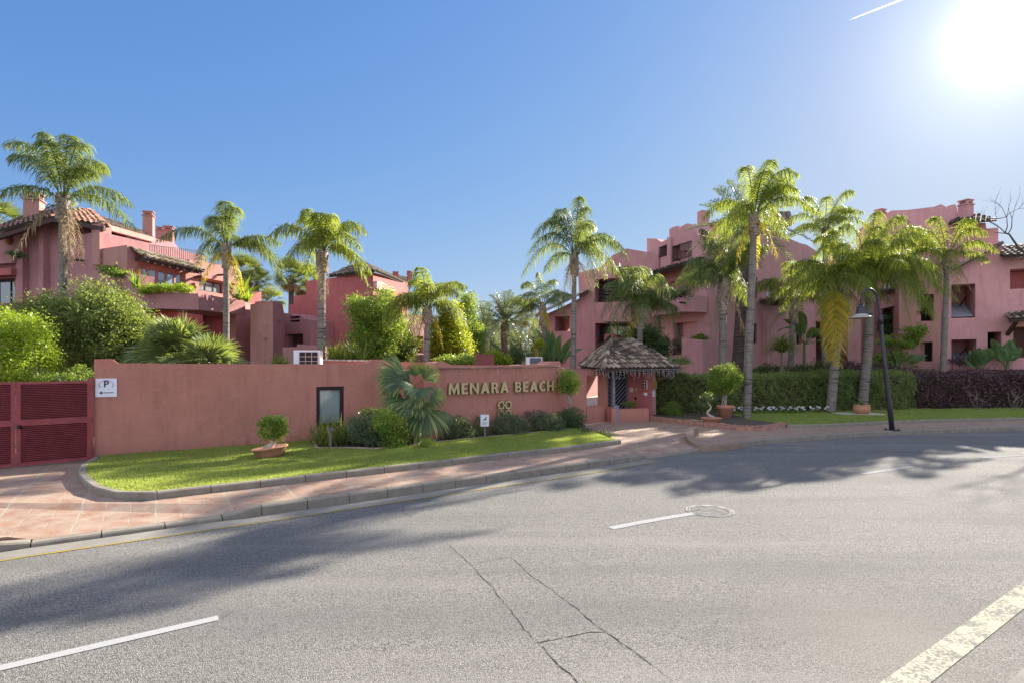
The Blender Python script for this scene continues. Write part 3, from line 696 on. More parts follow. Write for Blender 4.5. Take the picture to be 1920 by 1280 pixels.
# ---------------------------------------------------------------- foliage builders
def nrm(v): return v/np.maximum(1e-9, np.linalg.norm(v, axis=-1, keepdims=True))
def frond_strips(hub, tip, lift, rg, n=62, ll=0.62, lw=0.032, droop=0.9, spread=0.55, bare=0.16, vfold=0.0):
    """returns leaflet ribbons of one feather frond and its midrib path"""
    hub, tip = np.array(hub, float), np.array(tip, float); h = tip-hub
    c = hub + np.array([h[0]*.42, h[1]*.42, 0]) + np.array([0, 0, max(0, h[2])*.6 + lift])
    t = np.linspace(bare, 1.0, n)[:, None]; P_ = (1-t)**2*hub + 2*t*(1-t)*c + t*t*tip
    T = nrm(2*(1-t)*(c-hub) + 2*t*(tip-c)); up = np.array([0, 0, 1.0])
    S = np.cross(T, up); bad = np.linalg.norm(S, axis=1) < .15; S[bad] = np.array([1.0, .2, 0]); S = nrm(S); U = np.cross(S, T)
    out = []; tt = t[:, 0]; prof = np.minimum(1, (tt-bare)/.18+.35)*np.minimum(1, (1.03-tt)/.30+.22)
    for side in (-1, 1):
        for lay in range(1):
            L = ll*prof*rg.uniform(.75, 1.1, n)
            el = rg.normal(.12, spread*.62, n) + vfold
            d = nrm(side*S*np.cos(el)[:, None] + U*np.sin(el)[:, None] + T*rg.uniform(.35, .70, n)[:, None])
            dr = droop*rg.uniform(.7, 1.15, n)[:, None]
            p0 = P_ + T*rg.uniform(-.02, .02, n)[:, None]; p1 = p0 + nrm(d + np.array([0, 0, -.25])*dr)*L[:, None]*.30
            d2 = nrm(d*(1-.45*dr) + np.array([0, 0, -1.0])*dr*1.0); p2 = p1 + d2*L[:, None]*.34
            d3 = nrm(d2*.55 + np.array([0, 0, -1.0])*dr + T*.06); p3 = p2 + d3*L[:, None]*.38
            wv = nrm(T + rg.normal(0, .30, (n, 3)))*lw/2
            out.append(np.stack([np.stack([p0-wv*.7, p0+wv*.7], 1), np.stack([p1-wv, p1+wv], 1), np.stack([p2-wv*.85, p2+wv*.85], 1), np.stack([p3-wv*.12, p3+wv*.12], 1)], 1))
    tr = np.linspace(0, 1, 9)[:, None]; mid = (1-tr)**2*hub + 2*tr*(1-tr)*c + tr*tr*tip
    return np.concatenate(out), mid
def feather_crown(name, hub, tips, mat, parent, seed, ll=.62, lw=.032, droop=.9, spread=.55, n=62, rib=0.022, bare=.16, vfold=0, ribmat=None):
    rg = np.random.default_rng(seed); S = []; m = MB()
    for tip, lift in tips:
        s, mid = frond_strips(hub, tip, lift, rg, n, ll, lw, droop, spread, bare, vfold); S.append(s)
        m.tube(mid, [rib*(1-.75*i/8) for i in range(9)], 4, False)
    o = strips(name, np.concatenate(S), mat, parent)
    k = m.build('midribs', ribmat or STALK, o); return o
def px_tip(hub, d, dx, dy, dz):
    s = d/F; return np.array([hub[0] + dx*s + dz*(hub[0]/hub[1])*0, hub[1] + dz, hub[2] - dy*s])
def palm_trunk(path, rad, mat, parent, name='trunk', n=14, rough=.03, seed=0):
    rr = random.Random(seed); P0 = [Vector(p) for p in path]; pts = []; r = []
    sp = smooth_poly(P0, 10); N = len(sp)
    for i, p in enumerate(sp):
        k = i/(N-1)*(len(rad)-1); j = min(int(k), len(rad)-2); q = rad[j]*(1-(k-j)) + rad[j+1]*(k-j)
        pts.append(p); r.append(q*(1+rr.uniform(-rough, rough)))
    m = MB(); m.tube(pts, r, n); return m.build(name, mat, parent, smooth=True)
def boots(hub, r, h, parent, seed, mat=T_BOOT):
    """old leaf bases wrapped round the neck of the palm"""
    rr = random.Random(seed); m = MB(); hub = Vector(hub)
    for i in range(16):
        a = i*2.4 + rr.uniform(-.2, .2); z = -h + h*i/15; c = hub + Vector((math.cos(a)*r*.75, math.sin(a)*r*.75, z)); d = Vector((math.cos(a), math.sin(a), 0)); s = Vector((-d.y, d.x, 0))
        L = rr.uniform(.22, .42)*h/.7; w = r*rr.uniform(.75, 1.05); flare = rr.uniform(.0, .10)
        b = [c - s*w - d*.03, c + s*w - d*.03, c + s*w*.9 + d*.05, c - s*w*.9 + d*.05]; t = c + Vector((0, 0, L)) + d*flare
        m.hexa(b, [t - s*w*.35 - d*.02, t + s*w*.35 - d*.02, t + s*w*.3 + d*.015, t - s*w*.3 + d*.015])
    m.tube([hub + Vector((0, 0, -h)), hub], [r*.95, r*.7], 10)
    return m.build('leaf_bases', mat, parent)
def queen(px, d, hx, hy, basex, rad, expl, seed, label, mat=L_QUEEN, Lm=2.4, fill=9, ll=.62, base_z=ZP, boot_h=.7, n=84, group='queen palms', bow=0.0, nameo='queen_palm', lw=.026):
    hub = P(hx, hy, d); base = Vector(((basex-960)/F*d, d, base_z)); rr = random.Random(seed)
    root = empty(nameo, base, label, 'palm tree', group)
    mid = base.lerp(hub, .5) + Vector((bow, 0, 0))
    palm_trunk([base - Vector((0, 0, .1)), base.lerp(mid, .12), mid, base.lerp(hub, .8), hub], [rad*1.35, rad*1.12, rad, rad*.92, rad*.8], T_QUEEN, root, seed=seed)
    boots(hub + Vector((0, 0, .12)), rad*1.15, boot_h*.72, root, seed)
    tips = []
    for e in expl:
        dx, dy = e[0], e[1]; vis = math.hypot(dx, dy)*d/F; L = max(vis, Lm*rr.uniform(.85, 1.0)); dz = math.sqrt(max(0, L*L - vis*vis))*rr.choice((-.8, .8))
        if len(e) > 3: dz = e[3]
        t = px_tip(hub, d, dx, dy, dz); lift = (e[2] if len(e) > 2 else .45)*Lm; tips.append((t, lift))
    for i in range(max(2, fill-4)):
        a = i*2.399 + rr.uniform(-.3, .3); q = rr.random(); L = Lm*rr.uniform(.75, 1.0); ez = (-.25 + 1.1*q)*L; hr = math.sqrt(max(.1, L*L-ez*ez))*.85
        tips.append((np.array([hub.x + math.cos(a)*hr, hub.y + math.sin(a)*hr, hub.z + ez]), Lm*rr.uniform(.3, .5)))
    feather_crown('crown', hub + Vector((0, 0, .1)), tips, mat, root, seed, ll=ll, n=n, lw=lw)
    old = []
    for i in range(1 + seed % 3):
        a = seed*1.7 + i*2.2; q = rr.uniform(.25, .5)*Lm; old.append((np.array([hub.x + math.cos(a)*q, hub.y + math.sin(a)*q, hub.z - Lm*rr.uniform(.45, .75)]), Lm*.12))
    feather_crown('old_fronds', hub, old, L_DEAD if seed % 2 else L_YEL, root, seed + 200, ll=ll*.7, n=40, lw=lw, droop=1.0)
    return root, hub
def fan_leaf(c, dirv, size, rg, blades=30, arc=2.6, droop=.35, w=.03, nv=None):
    """one fan: blades radiating from c in the plane spanned by dirv and a side vector"""
    d = nrm(np.array(dirv, float)); up = np.array([0, 0, 1.0]) if nv is None else np.array(nv, float); s = np.cross(d, up)
    if np.linalg.norm(s) < .2: s = np.array([1.0, 0, 0])
    s = nrm(s); nn_ = np.cross(s, d); a = np.linspace(-arc/2, arc/2, blades) + rg.normal(0, .02, blades)
    dr = d*np.cos(a)[:, None] + s*np.sin(a)[:, None] + nn_*(.12 + .25*np.abs(np.sin(a)))[:, None]; dr = nrm(dr)
    L = size*(.78 + .22*np.cos(a*.8))*rg.uniform(.9, 1.05, blades); c = np.array(c, float); z = np.array([0, 0, -1.0])
    p0 = np.repeat(c[None], blades, 0) + dr*.03; p1 = p0 + dr*L[:, None]*.5; p2 = p1 + nrm(dr + z*droop*.35)*L[:, None]*.28; p3 = p2 + nrm(dr + z*droop*1.3)*L[:, None]*.24
    sw = nrm(np.cross(dr, nn_)); ww = w*size
    return np.stack([np.stack([p0-sw*.006, p0+sw*.006], 1), np.stack([p1-sw*ww, p1+sw*ww], 1), np.stack([p2-sw*ww*.7, p2+sw*ww*.7], 1), np.stack([p3-sw*.003, p3+sw*.003], 1)], 1)
def fan_palm(base, hub, rad, nf, size, pet, mat, label, seed, name='fan_palm', cat='palm tree', group=None, low=-.5, skirt=0, tmat=T_DARK, blades=30, droop=.4, frontbias=0):
    rg = np.random.default_rng(seed); base, hub = Vector(base), Vector(hub); root = empty(name, base, label, cat, group)
    if (hub-base).length > .3: palm_trunk([base - Vector((0, 0, .1)), base.lerp(hub, .5), hub], [rad*1.15, rad, rad*.95], tmat, root, seed=seed)
    S = []; m = MB()
    for i in range(nf):
        a = i*2.399 + rg.uniform(-.3, .3); e = low + (1.45-low)*((i+.5)/nf)**.8
        if frontbias and rg.random() < frontbias: a = -math.pi/2 + rg.normal(0, .9)
        d = np.array([math.cos(a)*math.cos(e), math.sin(a)*math.cos(e), math.sin(e)]); pl_ = pet*rg.uniform(.75, 1.15)
        c = np.array(hub) + d*pl_ + np.array([0, 0, -.10*pl_]); S.append(fan_leaf(c, d + np.array([0, 0, -.75 + .9*max(0, d[2]-.5)]), size*rg.uniform(.8, 1.1), rg, blades, droop=droop, nv=np.array([d[0]*.8, d[1]*.8, .7]) + rg.normal(0, .35, 3)))
        m.tube([hub, np.array(hub) + d*pl_*.5 + np.array([0, 0, .03]), c], [.018, .014, .010], 4, False)
    o = strips('crown', np.concatenate(S), mat, root); m.build('leaf_stalks', STALK, o)
    if skirt:
        S = []
        for i in range(skirt):
            a = i*2.399; d = np.array([math.cos(a)*.6, math.sin(a)*.6, -1.0]); S.append(fan_leaf(np.array(hub) + d*.35*pet + np.array([0, 0, -.2]), d, size*.8, rg, 16, droop=.8))
        strips('dry_skirt', np.concatenate(S), L_DEAD, root)
    return root
def leaf_cloud(rg, blobs, n, size, aspect=.45, clump=.16, density=26, flat=0.0):
    """leaf rhombi gathered in twig clumps over ellipsoids. blobs: (centre, (rx,ry,rz), weight)"""
    Wt = np.array([b[2] for b in blobs], float); Wt /= Wt.sum(); out = []
    for (c, r, _), wt in zip(blobs, Wt):
        k = max(4, int(n*wt/density)); v = nrm(rg.normal(size=(k, 3))); rad = rg.uniform(.35, 1.0, k)**.45
        rad *= 1 + .13*np.sin(v[:, 0]*5 + v[:, 2]*4 + c[0]) + .10*np.sin(v[:, 1]*7 - v[:, 2]*6 + c[1]*3)
        cc = np.array(c) + v*rad[:, None]*np.array(r); per = density
        off = rg.normal(0, clump, (k, per, 3))*np.array([1, 1, .7]); p = (cc[:, None] + off).reshape(-1, 3); vv = np.repeat(v, per, 0)
        d = nrm(vv*.6 + rg.normal(0, .7, p.shape) + np.array([0, 0, -.15])); nn_ = nrm(np.cross(d, rg.normal(size=p.shape)) + np.array([0, 0, flat])); s = nrm(np.cross(d, nn_))
        L = (size*rg.uniform(.6, 1.25, len(p)))[:, None]; W_ = L*aspect
        out.append(np.stack([p - d*L*.5, p + s*W_*.5 + d*L*.05, p + d*L*.5 - nn_*L*.08, p - s*W_*.5 + d*L*.05], 1))
    return np.concatenate(out)
def limb_tree(base, blobs, rad, mat, parent, seed, name='trunk', stems=1, spread=.1):
    rr = random.Random(seed); m = MB(); base = Vector(base); top = sum((Vector(b[0]) for b in blobs), Vector())/len(blobs)
    for s in range(stems):
        b0 = base + Vector((rr.uniform(-spread, spread), rr.uniform(-spread, spread), -.05)); fork = b0.lerp(top, .45) + Vector((rr.uniform(-.1, .1), rr.uniform(-.1, .1), 0))
        m.tube([b0, b0.lerp(fork, .5) + Vector((rr.uniform(-.05, .05), 0, 0)), fork], [rad*1.2, rad, rad*.8], 8)
        for b in blobs:
            c = Vector(b[0]); m.tube([fork, fork.lerp(c, .5) + Vector((0, 0, .1)), c], [rad*.6, rad*.4, rad*.15], 6)
            for q in range(4):
                v = Vector((rr.uniform(-1, 1)*b[1][0], rr.uniform(-1, 1)*b[1][1], rr.uniform(-.4, 1)*b[1][2]))*.75; m.tube([c.lerp(fork, .3), c + v*.5, c + v], [rad*.25, rad*.15, rad*.05], 5)
    return m.build(name, mat, parent, smooth=True)
def bush(name, label, cat, blobs_px, d, n, size, mat, seed, base_px=None, rad=.05, aspect=.45, clump=.14, group=None, stems=2, z=ZP, ry=None, flat=0.0, density=26, bark=BARK):
    """blobs_px: (px, py, rpx, rpy[, depth offset])"""
    rg = np.random.default_rng(seed); B = []
    for b in blobs_px:
        dd = d + (b[4] if len(b) > 4 else 0); c = P(b[0], b[1], dd); rx, rz = b[2]*dd/F, b[3]*dd/F; B.append(((c.x, c.y, c.z), (rx, ry or (rx+rz)/2, rz), b[2]*b[3]))
    bx_ = base_px if base_px is not None else sum(b[0] for b in blobs_px)/len(blobs_px)
    base = Vector(((bx_-960)/F*d, d, z)); root = empty(name, base, label, cat, group)
    if z < 1: limb_tree(base, B, rad, bark, root, seed, stems=stems)
    else: limb_tree(Vector((base.x, base.y, min(c_[0][2] for c_ in B)-.1)), B, .012, bark, root, seed, stems=1, name='stems')
    q = leaf_cloud(rg, B, n, size, aspect, clump, density, flat)
    q[..., 2] = np.maximum(q[..., 2], z + .01)
    quads('foliage', q, mat, root); return root
def strap_plant(name, label, cat, base, n, length, mat, seed, wid=.03, spread=.7, group=None, droop=.6, root=None, part='leaves'):
    rg = np.random.default_rng(seed); base = np.array(base, float)
    if root is None: root = empty(name, base, label, cat, group)
    a = rg.uniform(0, 2*np.pi, n); e = rg.uniform(.35, 1.45, n); d = np.stack([np.cos(a)*np.cos(e), np.sin(a)*np.cos(e), np.sin(e)], -1); L = length*rg.uniform(.65, 1.1, n)[:, None]
    p0 = base + rg.normal(0, .05, (n, 3))*np.array([spread, spread, .1]); z = np.array([0, 0, -1.0]); pts = [p0]; dd = d
    for k in range(4): pts.append(pts[-1] + dd*L*.25); dd = nrm(dd + z*droop*.35*(k+1)*.6)
    s = nrm(np.cross(d, np.array([0, 0, 1.0])) + rg.normal(0, .2, (n, 3)))*wid/2; ws = [.8, 1, .9, .6, .08]
    strips(part, np.stack([np.stack([p - s*q, p + s*q], 1) for p, q in zip(pts, ws)], 1), mat, root); return root
def paddle(m, base, d, stalk, L, W, bend, curl=.12, seed=0):
    """stalk and a broad ribbed leaf blade as a curved grid"""
    rr = random.Random(seed); b = Vector(base); d = Vector(d).normalized(); s = d.cross(Vector((0, 0, 1)));
    if s.length < .1: s = Vector((1, 0, 0))
    s.normalize(); s = (Matrix.Rotation(rr.uniform(-.9, .9), 3, d) @ s); top = b + d*stalk; N = 9; prev = None; p = top.copy(); dd = d.copy()
    m.mi = 1; m.tube([b, b.lerp(top, .5), top], [.03, .024, .016], 6, False); m.mi = 0
    nrm_ = s.cross(dd)
    for i in range(N+1):
        k = i/N; w_ = W/2*math.sin(math.pi*min(1, max(.02, k*.93+.06)))**.7; q = dd.cross(s).normalized()
        row = [p - s*w_ - q*w_*curl*2 , p - s*w_*.5 + q*0, p - q*w_*curl, p + s*w_*.5, p + s*w_ - q*w_*curl*2]
        row = [r_ + Vector((0, 0, rr.uniform(-.006, .006))) for r_ in row]
        if prev:
            for j in range(4): m.face([prev[j], prev[j+1], row[j+1], row[j]])
        prev = row; p = p + dd*(L/N); dd = (dd + Vector((0, 0, -1))*bend/N).normalized()
def paddle_plant(name, label, cat, base, n, stalk, L, W, mat, seed, group=None, e0=.7, e1=1.45, bend=1.0, trunk=None):
    rr = random.Random(seed); base = Vector(base); root = empty(name, base, label, cat, group); m = MB(); b = base
    if trunk:
        b = base + Vector((0, 0, trunk)); t = MB(); t.tube([base, b], [.09, .06], 8); t.build('trunk', STALK, root)
    for i in range(n):
        a = i*2.4 + rr.uniform(-.4, .4); e = e0 + (e1-e0)*rr.random()
        paddle(m, b, (math.cos(a)*math.cos(e), math.sin(a)*math.cos(e), math.sin(e)), stalk*rr.uniform(.7, 1.15), L*rr.uniform(.75, 1.1), W*rr.uniform(.8, 1.1), bend*rr.uniform(.6, 1.3), seed=seed*31+i)
    m.build('leaves', [mat, STALK], root, smooth=True); return root
def hedge(name, label, a, b, depth, h, mat, seed, n, size, group=None, jit=.07, core=BARK, z=ZP):
    """clipped hedge between ground points a and b"""
    rg = np.random.default_rng(seed); a, b = Vector((a[0], a[1], z)), Vector((b[0], b[1], z)); t = (b-a); L = t.length; t.normalize(); s = Vector((-t.y, t.x, 0)); root = empty(name, (a+b)/2, label, 'hedge', group)
    m = MB(); i_ = .16
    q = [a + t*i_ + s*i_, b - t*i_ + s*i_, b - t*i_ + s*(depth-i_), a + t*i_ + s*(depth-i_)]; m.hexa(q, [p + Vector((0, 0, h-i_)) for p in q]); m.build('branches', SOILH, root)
    u = rg.uniform(0, L, n); v = rg.uniform(0, depth, n); w_ = rg.uniform(0.02, h, n); f = rg.choice(4, n, p=[.52, .34, .07, .07])
    v = np.where(f == 0, rg.normal(0.04, jit, n), v); w_ = np.where(f == 1, h + rg.normal(0, jit*.8, n) + .05*np.sin(u*2.1) + .03*np.sin(u*5.3+1), w_); u = np.where(f == 2, rg.normal(0, jit, n), u); u = np.where(f == 3, L + rg.normal(0, jit, n), u)
    lump = .07*np.sin(u*3.1 + w_*4 + seed) + .05*np.sin(u*7.3 - w_*5.1 + 2*seed) + .04*np.sin(u*13 + w_*11)
    v = v + lump*(f == 0); w_ = w_ + (f == 1)*(.04*np.sin(u*6.7 + v*5) + .03*np.sin(u*15 - v*9))
    cell = np.sin(u*9.1 + np.sin(w_*7)*2)*np.sin(w_*10.3 + np.sin(u*5)*2); keep = (cell > -.55) | (rg.random(n) < .25); u, v, w_, f = u[keep], v[keep], w_[keep], f[keep]; n = len(u)
    p = np.array(a) + u[:, None]*np.array(t) + v[:, None]*np.array(s) + w_[:, None]*np.array([0, 0, 1.0]); p[:, 2] = np.maximum(p[:, 2], z)
    out = np.where((f == 0)[:, None], -np.array(s), np.array([0, 0, 1.0])); d = nrm(out*.5 + rg.normal(0, .75, p.shape) + np.array([0, 0, .2])); sd_ = nrm(np.cross(d, rg.normal(size=p.shape))); Ls = (size*rg.uniform(.6, 1.3, n))[:, None]
    quads('foliage', np.stack([p - d*Ls*.5, p + sd_*Ls*.24, p + d*Ls*.5, p - sd_*Ls*.24], 1), mat, root); return root
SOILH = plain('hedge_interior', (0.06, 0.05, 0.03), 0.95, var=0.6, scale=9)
# ================================================================ LEFT APARTMENT BUILDING
A = empty('apartment_building', G(200, 800, 0) + Vector((0, 12, 0)), 'pink stucco apartment house with tiled hip roof, glazed bay and curved balconies on the left', 'building')
gL = PL(0, 28.6, 190, 27.0)
def hole(pl, x0, x1, y0, y1, dep): return (pl.rect(x0, x1, y0, y1), dep)
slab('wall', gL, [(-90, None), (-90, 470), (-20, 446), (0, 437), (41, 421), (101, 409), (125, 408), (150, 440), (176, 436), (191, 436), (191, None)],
     [hole(gL, -40, 28, 523, 590, .5)], 6, SHADEP, A, ext=(.3, .95))
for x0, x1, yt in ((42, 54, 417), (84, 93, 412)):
    slab('pilaster', gL, [(x0, None), (x0, yt), (x1, yt-2), (x1, None)], (), .35, SHADEP, A, off=.30)
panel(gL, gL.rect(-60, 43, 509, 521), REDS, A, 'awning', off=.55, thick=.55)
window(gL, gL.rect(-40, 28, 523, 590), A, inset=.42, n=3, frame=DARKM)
slab('balcony', gL, [(-90, 562), (-90, 560), (20, 570), (46, 574), (46, 600), (-90, 590)], (), 1.0, SHADEP, A, off=1.1, ext=(.3, .95))
pt_ = panel(gL, gL.rect(-80, 43, 480, 500), SHADEP, A, 'balcony_wall', off=.5, thick=.2)
slab('corner_post', gL, [(176, 497), (176, 421), (191, 421), (191, 497)], (), .6, PINK, A, off=.12)
m = MB(); q = gL.p(19, 460, .06); m.lathe(q, [(0, 0), (.10, .06), (.17, .2), (.12, .36), (0, .42)], 10); m.build('wall_lamp', CLAY, A)
q = gL.p(37, 533, .06); m = MB(); m.lathe(q - Vector((0, 0, .2)), [(0, 0), (.12, .06), (.18, .2), (.14, .36), (0, .42)], 10); m.build('wall_lamp', CLAY, A)
q = gL.p(157, 489, 0); m = MB(); m.tube([q, q + Vector((gL.n.x, gL.n.y, 0))*.45 - Vector((0, 0, .03))], .06, 8); m.build('rain_spout', BROWN, A)
# main roof
ev = lambda px, py, d: P(px, py, d)
ap = ev(150, 392, 31)
tiles('roof', ev(-60, 448, 26.6), ev(101, 407, 26.6), ap + Vector((-3.2, .6, 0)), ap, TILE_RED, A, seed=3)
tiles('roof', ev(101, 408, 26.8), ev(205, 425, 27.2), ap, ap + Vector((.4, .3, 0)), TILE_RED, A, seed=4)
tiles('roof', ev(190, 418, 27.2), ev(285, 447, 33), ev(160, 395, 31.5), ev(262, 436, 36), TILE_OLD, A, seed=5)
m = MB(); m.bar(ev(-20, 452, 26.7), ev(101, 413, 26.7), .2, .18); m.bar(ev(101, 413, 26.7), ev(196, 430, 27), .2, .18); m.build('eave_beam', BROWN, A)
chimney(37, 66, 359, 412, 30, A); chimney(263, 282, 395, 455, 33, A); chimney(289, 303, 425, 470, 36, A); chimney(302, 320, 423, 470, 35, A)
# upper terrace, facing left-front
tF = PL(188, 27.2, 240, 25.8)
slab('terrace_parapet', tF, [(188, 490), (188, 467), (240, 459), (240, 485)], (), .5, SHADEP, A, ext=(.3, .95))
back = PL(150, 31, 300, 37)
slab('terrace_wall', back, [(150, 520), (150, 430), (300, 455), (300, 520)], (), 3, PINK, A)
m = MB(); pa, pb = ev(190, 424, 27), ev(285, 450, 31.5); m.bar(pa, pb, .22, .26); m.build('pergola_beam', PINK, A)
for k in range(7):
    m = MB(); c = pa.lerp(pb, k/6); m.bar(c, c + Vector((-2.2, 2.2, .35)), .14, .2); m.build('rafter', BROWN, A)
# body behind the lit facade + the lit facade
fR = PL(240, 25.8, 442, 32.1)
slab('bay_facade', fR, [(238, 575), (238, 459), (300, 477), (355, 492), (355, 487), (385, 491), (401, 496), (442, 499), (442, 590)],
     [hole(fR, 264, 348, 505, 545, .3), hole(fR, 373, 418, 528, 548, .25)], 7, PINK, A, ext=(-.85, .53))
window(fR, fR.rect(264, 348, 505, 545), A, inset=.22, n=5, frame=PINK, glass=GLASSB, fw=.10)
window(fR, fR.rect(373, 418, 528, 548), A, inset=.18, n=3, glass=GLASSP)
tiles('bay_roof', fR.p(250, 486, .75), fR.p(361, 511, .75), fR.p(243, 462, .03), fR.p(349, 496, .03), TILE_TAN, A, pitch=.3, seed=8)
m = MB()
for k in range(8): c = fR.p(255 + 14*k, 490 + 3.1*k, .7); m.bar(c, c - Vector((fR.n.x, fR.n.y, 0))*.7 + Vector((0, 0, .1)), .12, .16)
m.bar(fR.p(252, 489, .6), fR.p(360, 513, .6), .1, .14); m.build('eave_beam', BROWN, A)
panel(fR, fR.rect(372, 442, 522, 527), PINK, A, 'lintel', off=.22, thick=.22)
railing(fR, 290, 442, 459, 476, 478, 500, A, off=-.3, n=40)
for px_, py_ in ((258, 512), (362, 538), (432, 545)):
    m = MB(); q = fR.p(px_, py_+5, .06); m.lathe(q, [(0, 0), (.1, .05), (.16, .16), (.12, .3), (0, .36)], 10); m.build('wall_lamp', CLAY, A)
for px_, py_ in ((365, 520), (408, 516)):
    q = fR.p(px_, py_, 0); m = MB(); m.tube([q, q + Vector((fR.n.x, fR.n.y, 0))*.5], .06, 8); m.build('rain_spout', BROWN, A)
# side wall between gable and bay (recess with planter)
sL = PL(176, 26.6, 262, 24.6)
slab('planter_wall', sL, [(176, None), (176, 507), (215, 509), (242, 513), (262, 516), (262, None)], (), .6, SHADEP, A)
# lower balcony
bL = PL(258, 24.2, 372, 23.6); bR = PL(372, 23.6, 479, 29.2)
slab('balcony', bL, [(256, 578), (256, 547), (300, 547), (372, 551), (372, 581), (310, 579)], (), 2.6, SHADEP, A, ext=(.3, .95))
slab('balcony', bR, [(371.5, 581), (371.5, 550), (420, 557), (445, 561), (458, 566), (478, 571), (478, 597), (428, 590)], (), 1.6, PINK, A, ext=(-.85, .53))
slab('wall', PL(250, 27.5, 480, 30.5), [(250, None), (250, 560), (480, 570), (480, None)], [hole(PL(250, 27.5, 480, 30.5), 380, 430, 590, 660, .6)], 4, REDS, A)
slab('side_wall', PL(442, 27, 480, 28.2), [(442, None), (442, 590), (480, 592), (480, None)], (), .4, SHADEP, A)
# buttress tower with arched niche
b1 = PL(478, 25.6, 512, 24.6); b2 = PL(512, 24.6, 535, 27.4)
slab('buttress', b1, [(478, None), (478, 566), (488, 565), (512, 565), (511, 590), (512, None)], (), 2.2, SHADEP, A, ext=(-.2, .98))
ar = [b2.uz(514, 634), b2.uz(527, 634)] + [(lambda a_: (b2.uz(520.5, 606)[0] + .62*math.cos(a_)*.52, b2.uz(520.5, 606)[1] + .30*math.sin(a_)))(math.pi*k/8) for k in range(9)]
ar = [b2.uz(514.5, 634), b2.uz(526, 634), b2.uz(526, 607), b2.uz(524, 602), b2.uz(520.5, 599.5), b2.uz(516.5, 602), b2.uz(514.5, 607)]
slab('buttress', b2, [(511.5, None), (511.5, 565), (518, 565), (529, 569), (531, 580), (533, 590), (534, 612), (535.5, 650), (536, None)], [(ar, .5)], 2.0, PINK, A, off=.003, ext=(-.78, .63))
slab('stepped_wall', PL(466, 29, 491, 30), [(466, 590), (466, 556), (484, 549), (490, 547), (490, 590)], (), 1, REDS, A)
# garage wing to the right
gR = PL(530, 28, 606, 26.5)
slab('garage_wing', gR, [(530, None), (530, 587), (544, 588), (552, 592), (564, 592), (570, 597), (581, 600), (582, None)],
     [hole(gR, 536, 568, 626, 650, .7), hole(gR, 543, 562, 593, 597.5, .4), hole(gR, 543, 562, 600, 604, .4)], 4, SHADEP, A)
panel(gR, gR.rect(536.5, 567.5, 626, 650), SHUT, A, 'garage_door', off=-.4, thick=.05)
slab('low_wall', PL(530, 24.5, 606, 24), [(530, None), (530, 651), (557, 650), (557, 645), (606, 649), (606, None)], (), .4, SHADEP, A)
# ================================================================ MIDDLE HOUSE
B = empty('villa', Vector((-8, 30, 0)), 'deep pink villa with pyramid tiled roof, small slit window and blank shaded wall', 'building')
v1 = PL(542, 30.2, 700, 26.6); v2 = PL(700, 26.6, 765, 35)
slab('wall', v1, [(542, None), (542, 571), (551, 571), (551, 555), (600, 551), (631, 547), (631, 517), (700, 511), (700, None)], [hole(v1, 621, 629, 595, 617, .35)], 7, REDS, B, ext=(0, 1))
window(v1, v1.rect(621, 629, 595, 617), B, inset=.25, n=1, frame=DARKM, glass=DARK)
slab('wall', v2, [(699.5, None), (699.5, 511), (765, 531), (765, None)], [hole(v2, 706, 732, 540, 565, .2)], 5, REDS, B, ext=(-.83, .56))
window(v2, v2.rect(706, 732, 540, 565), B, inset=.12, n=3, frame=CREAM, glass=GLASSP)
slab('lintel', v2, [(698, 541), (698, 527), (703, 527), (735, 541), (735, 548)], (), .25, PINKR, B, off=.22, ext=(-.83, .56))
apx = ev(684, 494, 30)
tiles('roof', ev(614, 519, 28.4), ev(703, 508, 25.9), apx + Vector((-.4, 0, 0)), apx, TILE_OLD, B, seed=11)
tiles('roof', ev(703, 508, 25.9), ev(756, 530, 33.5), apx, ev(735, 519, 35), TILE_TAN, B, seed=12)
tiles('roof', ev(730, 528, 33), ev(772, 534, 36), ev(733, 516, 36), ev(765, 522, 38), TILE_OLD, B, seed=13)
chimney(735, 746, 509, 525, 33, B, REDS); chimney(762, 772, 508, 530, 36, B, REDS); chimney(654, 663, 497, 505, 31, B, REDS)
v3 = PL(690, 26.2, 802, 31)
slab('lower_wing', v3, [(760, None), (760, 597), (770, 590), (806, 592), (806, None)], [hole(v3, 782, 794, 630, 662, .3)], 4, PINKB, B)
window(v3, v3.rect(782, 794, 630, 662), B, inset=.2, n=1, frame=REDS, glass=DARK)
slab('garden_wall', PL(690, 22.5, 800, 24), [(722, None), (722, 680), (732, 672), (745, 668), (770, 668), (790, 664), (812, 668), (812, None)], (), .4, PINK, B)
# ================================================================ GABLED BLOCK BEHIND THE PAVILION
Cb = empty('gabled_block', Vector((5, 36, 0)), 'mauve pink gabled block with open loggias behind the entrance pavilion', 'building')
g1 = PL(1010, 37.5, 1235, 34.5)
slab('wall', g1, [(1017, None), (1017, 592), (1050, 578), (1086, 560), (1084, 512), (1118, 503), (1127, 501), (1134, 493), (1150, 478), (1170, 470), (1174, 466), (1215, 473), (1235, 476), (1235, None)],
     [hole(g1, 1040, 1068, 593, 621, None), hole(g1, 1094, 1137, 690, 750, None), hole(g1, 1115, 1178, 522, 566, 1.6), hole(g1, 1116, 1183, 605, 652, 1.8)], 4.5, PINKB, Cb)
slab('balcony', g1, [(1140, 605), (1140, 582), (1156, 577), (1190, 576), (1190, 606)], (), 1.2, PINKB, Cb, off=1.2)
slab('curved_parapet', g1, [(1131, 652), (1131, 628), (1134, 625), (1148, 625), (1152, 630), (1160, 632), (1172, 640), (1172, 652)], (), .3, REDS, Cb, off=-.3)
tiles('roof', ev(1003, 592, 36.2), ev(1003, 592, 41), ev(1106, 543, 35.6), ev(1106, 543, 41), TILE_TAN, Cb, seed=21)
m = MB()
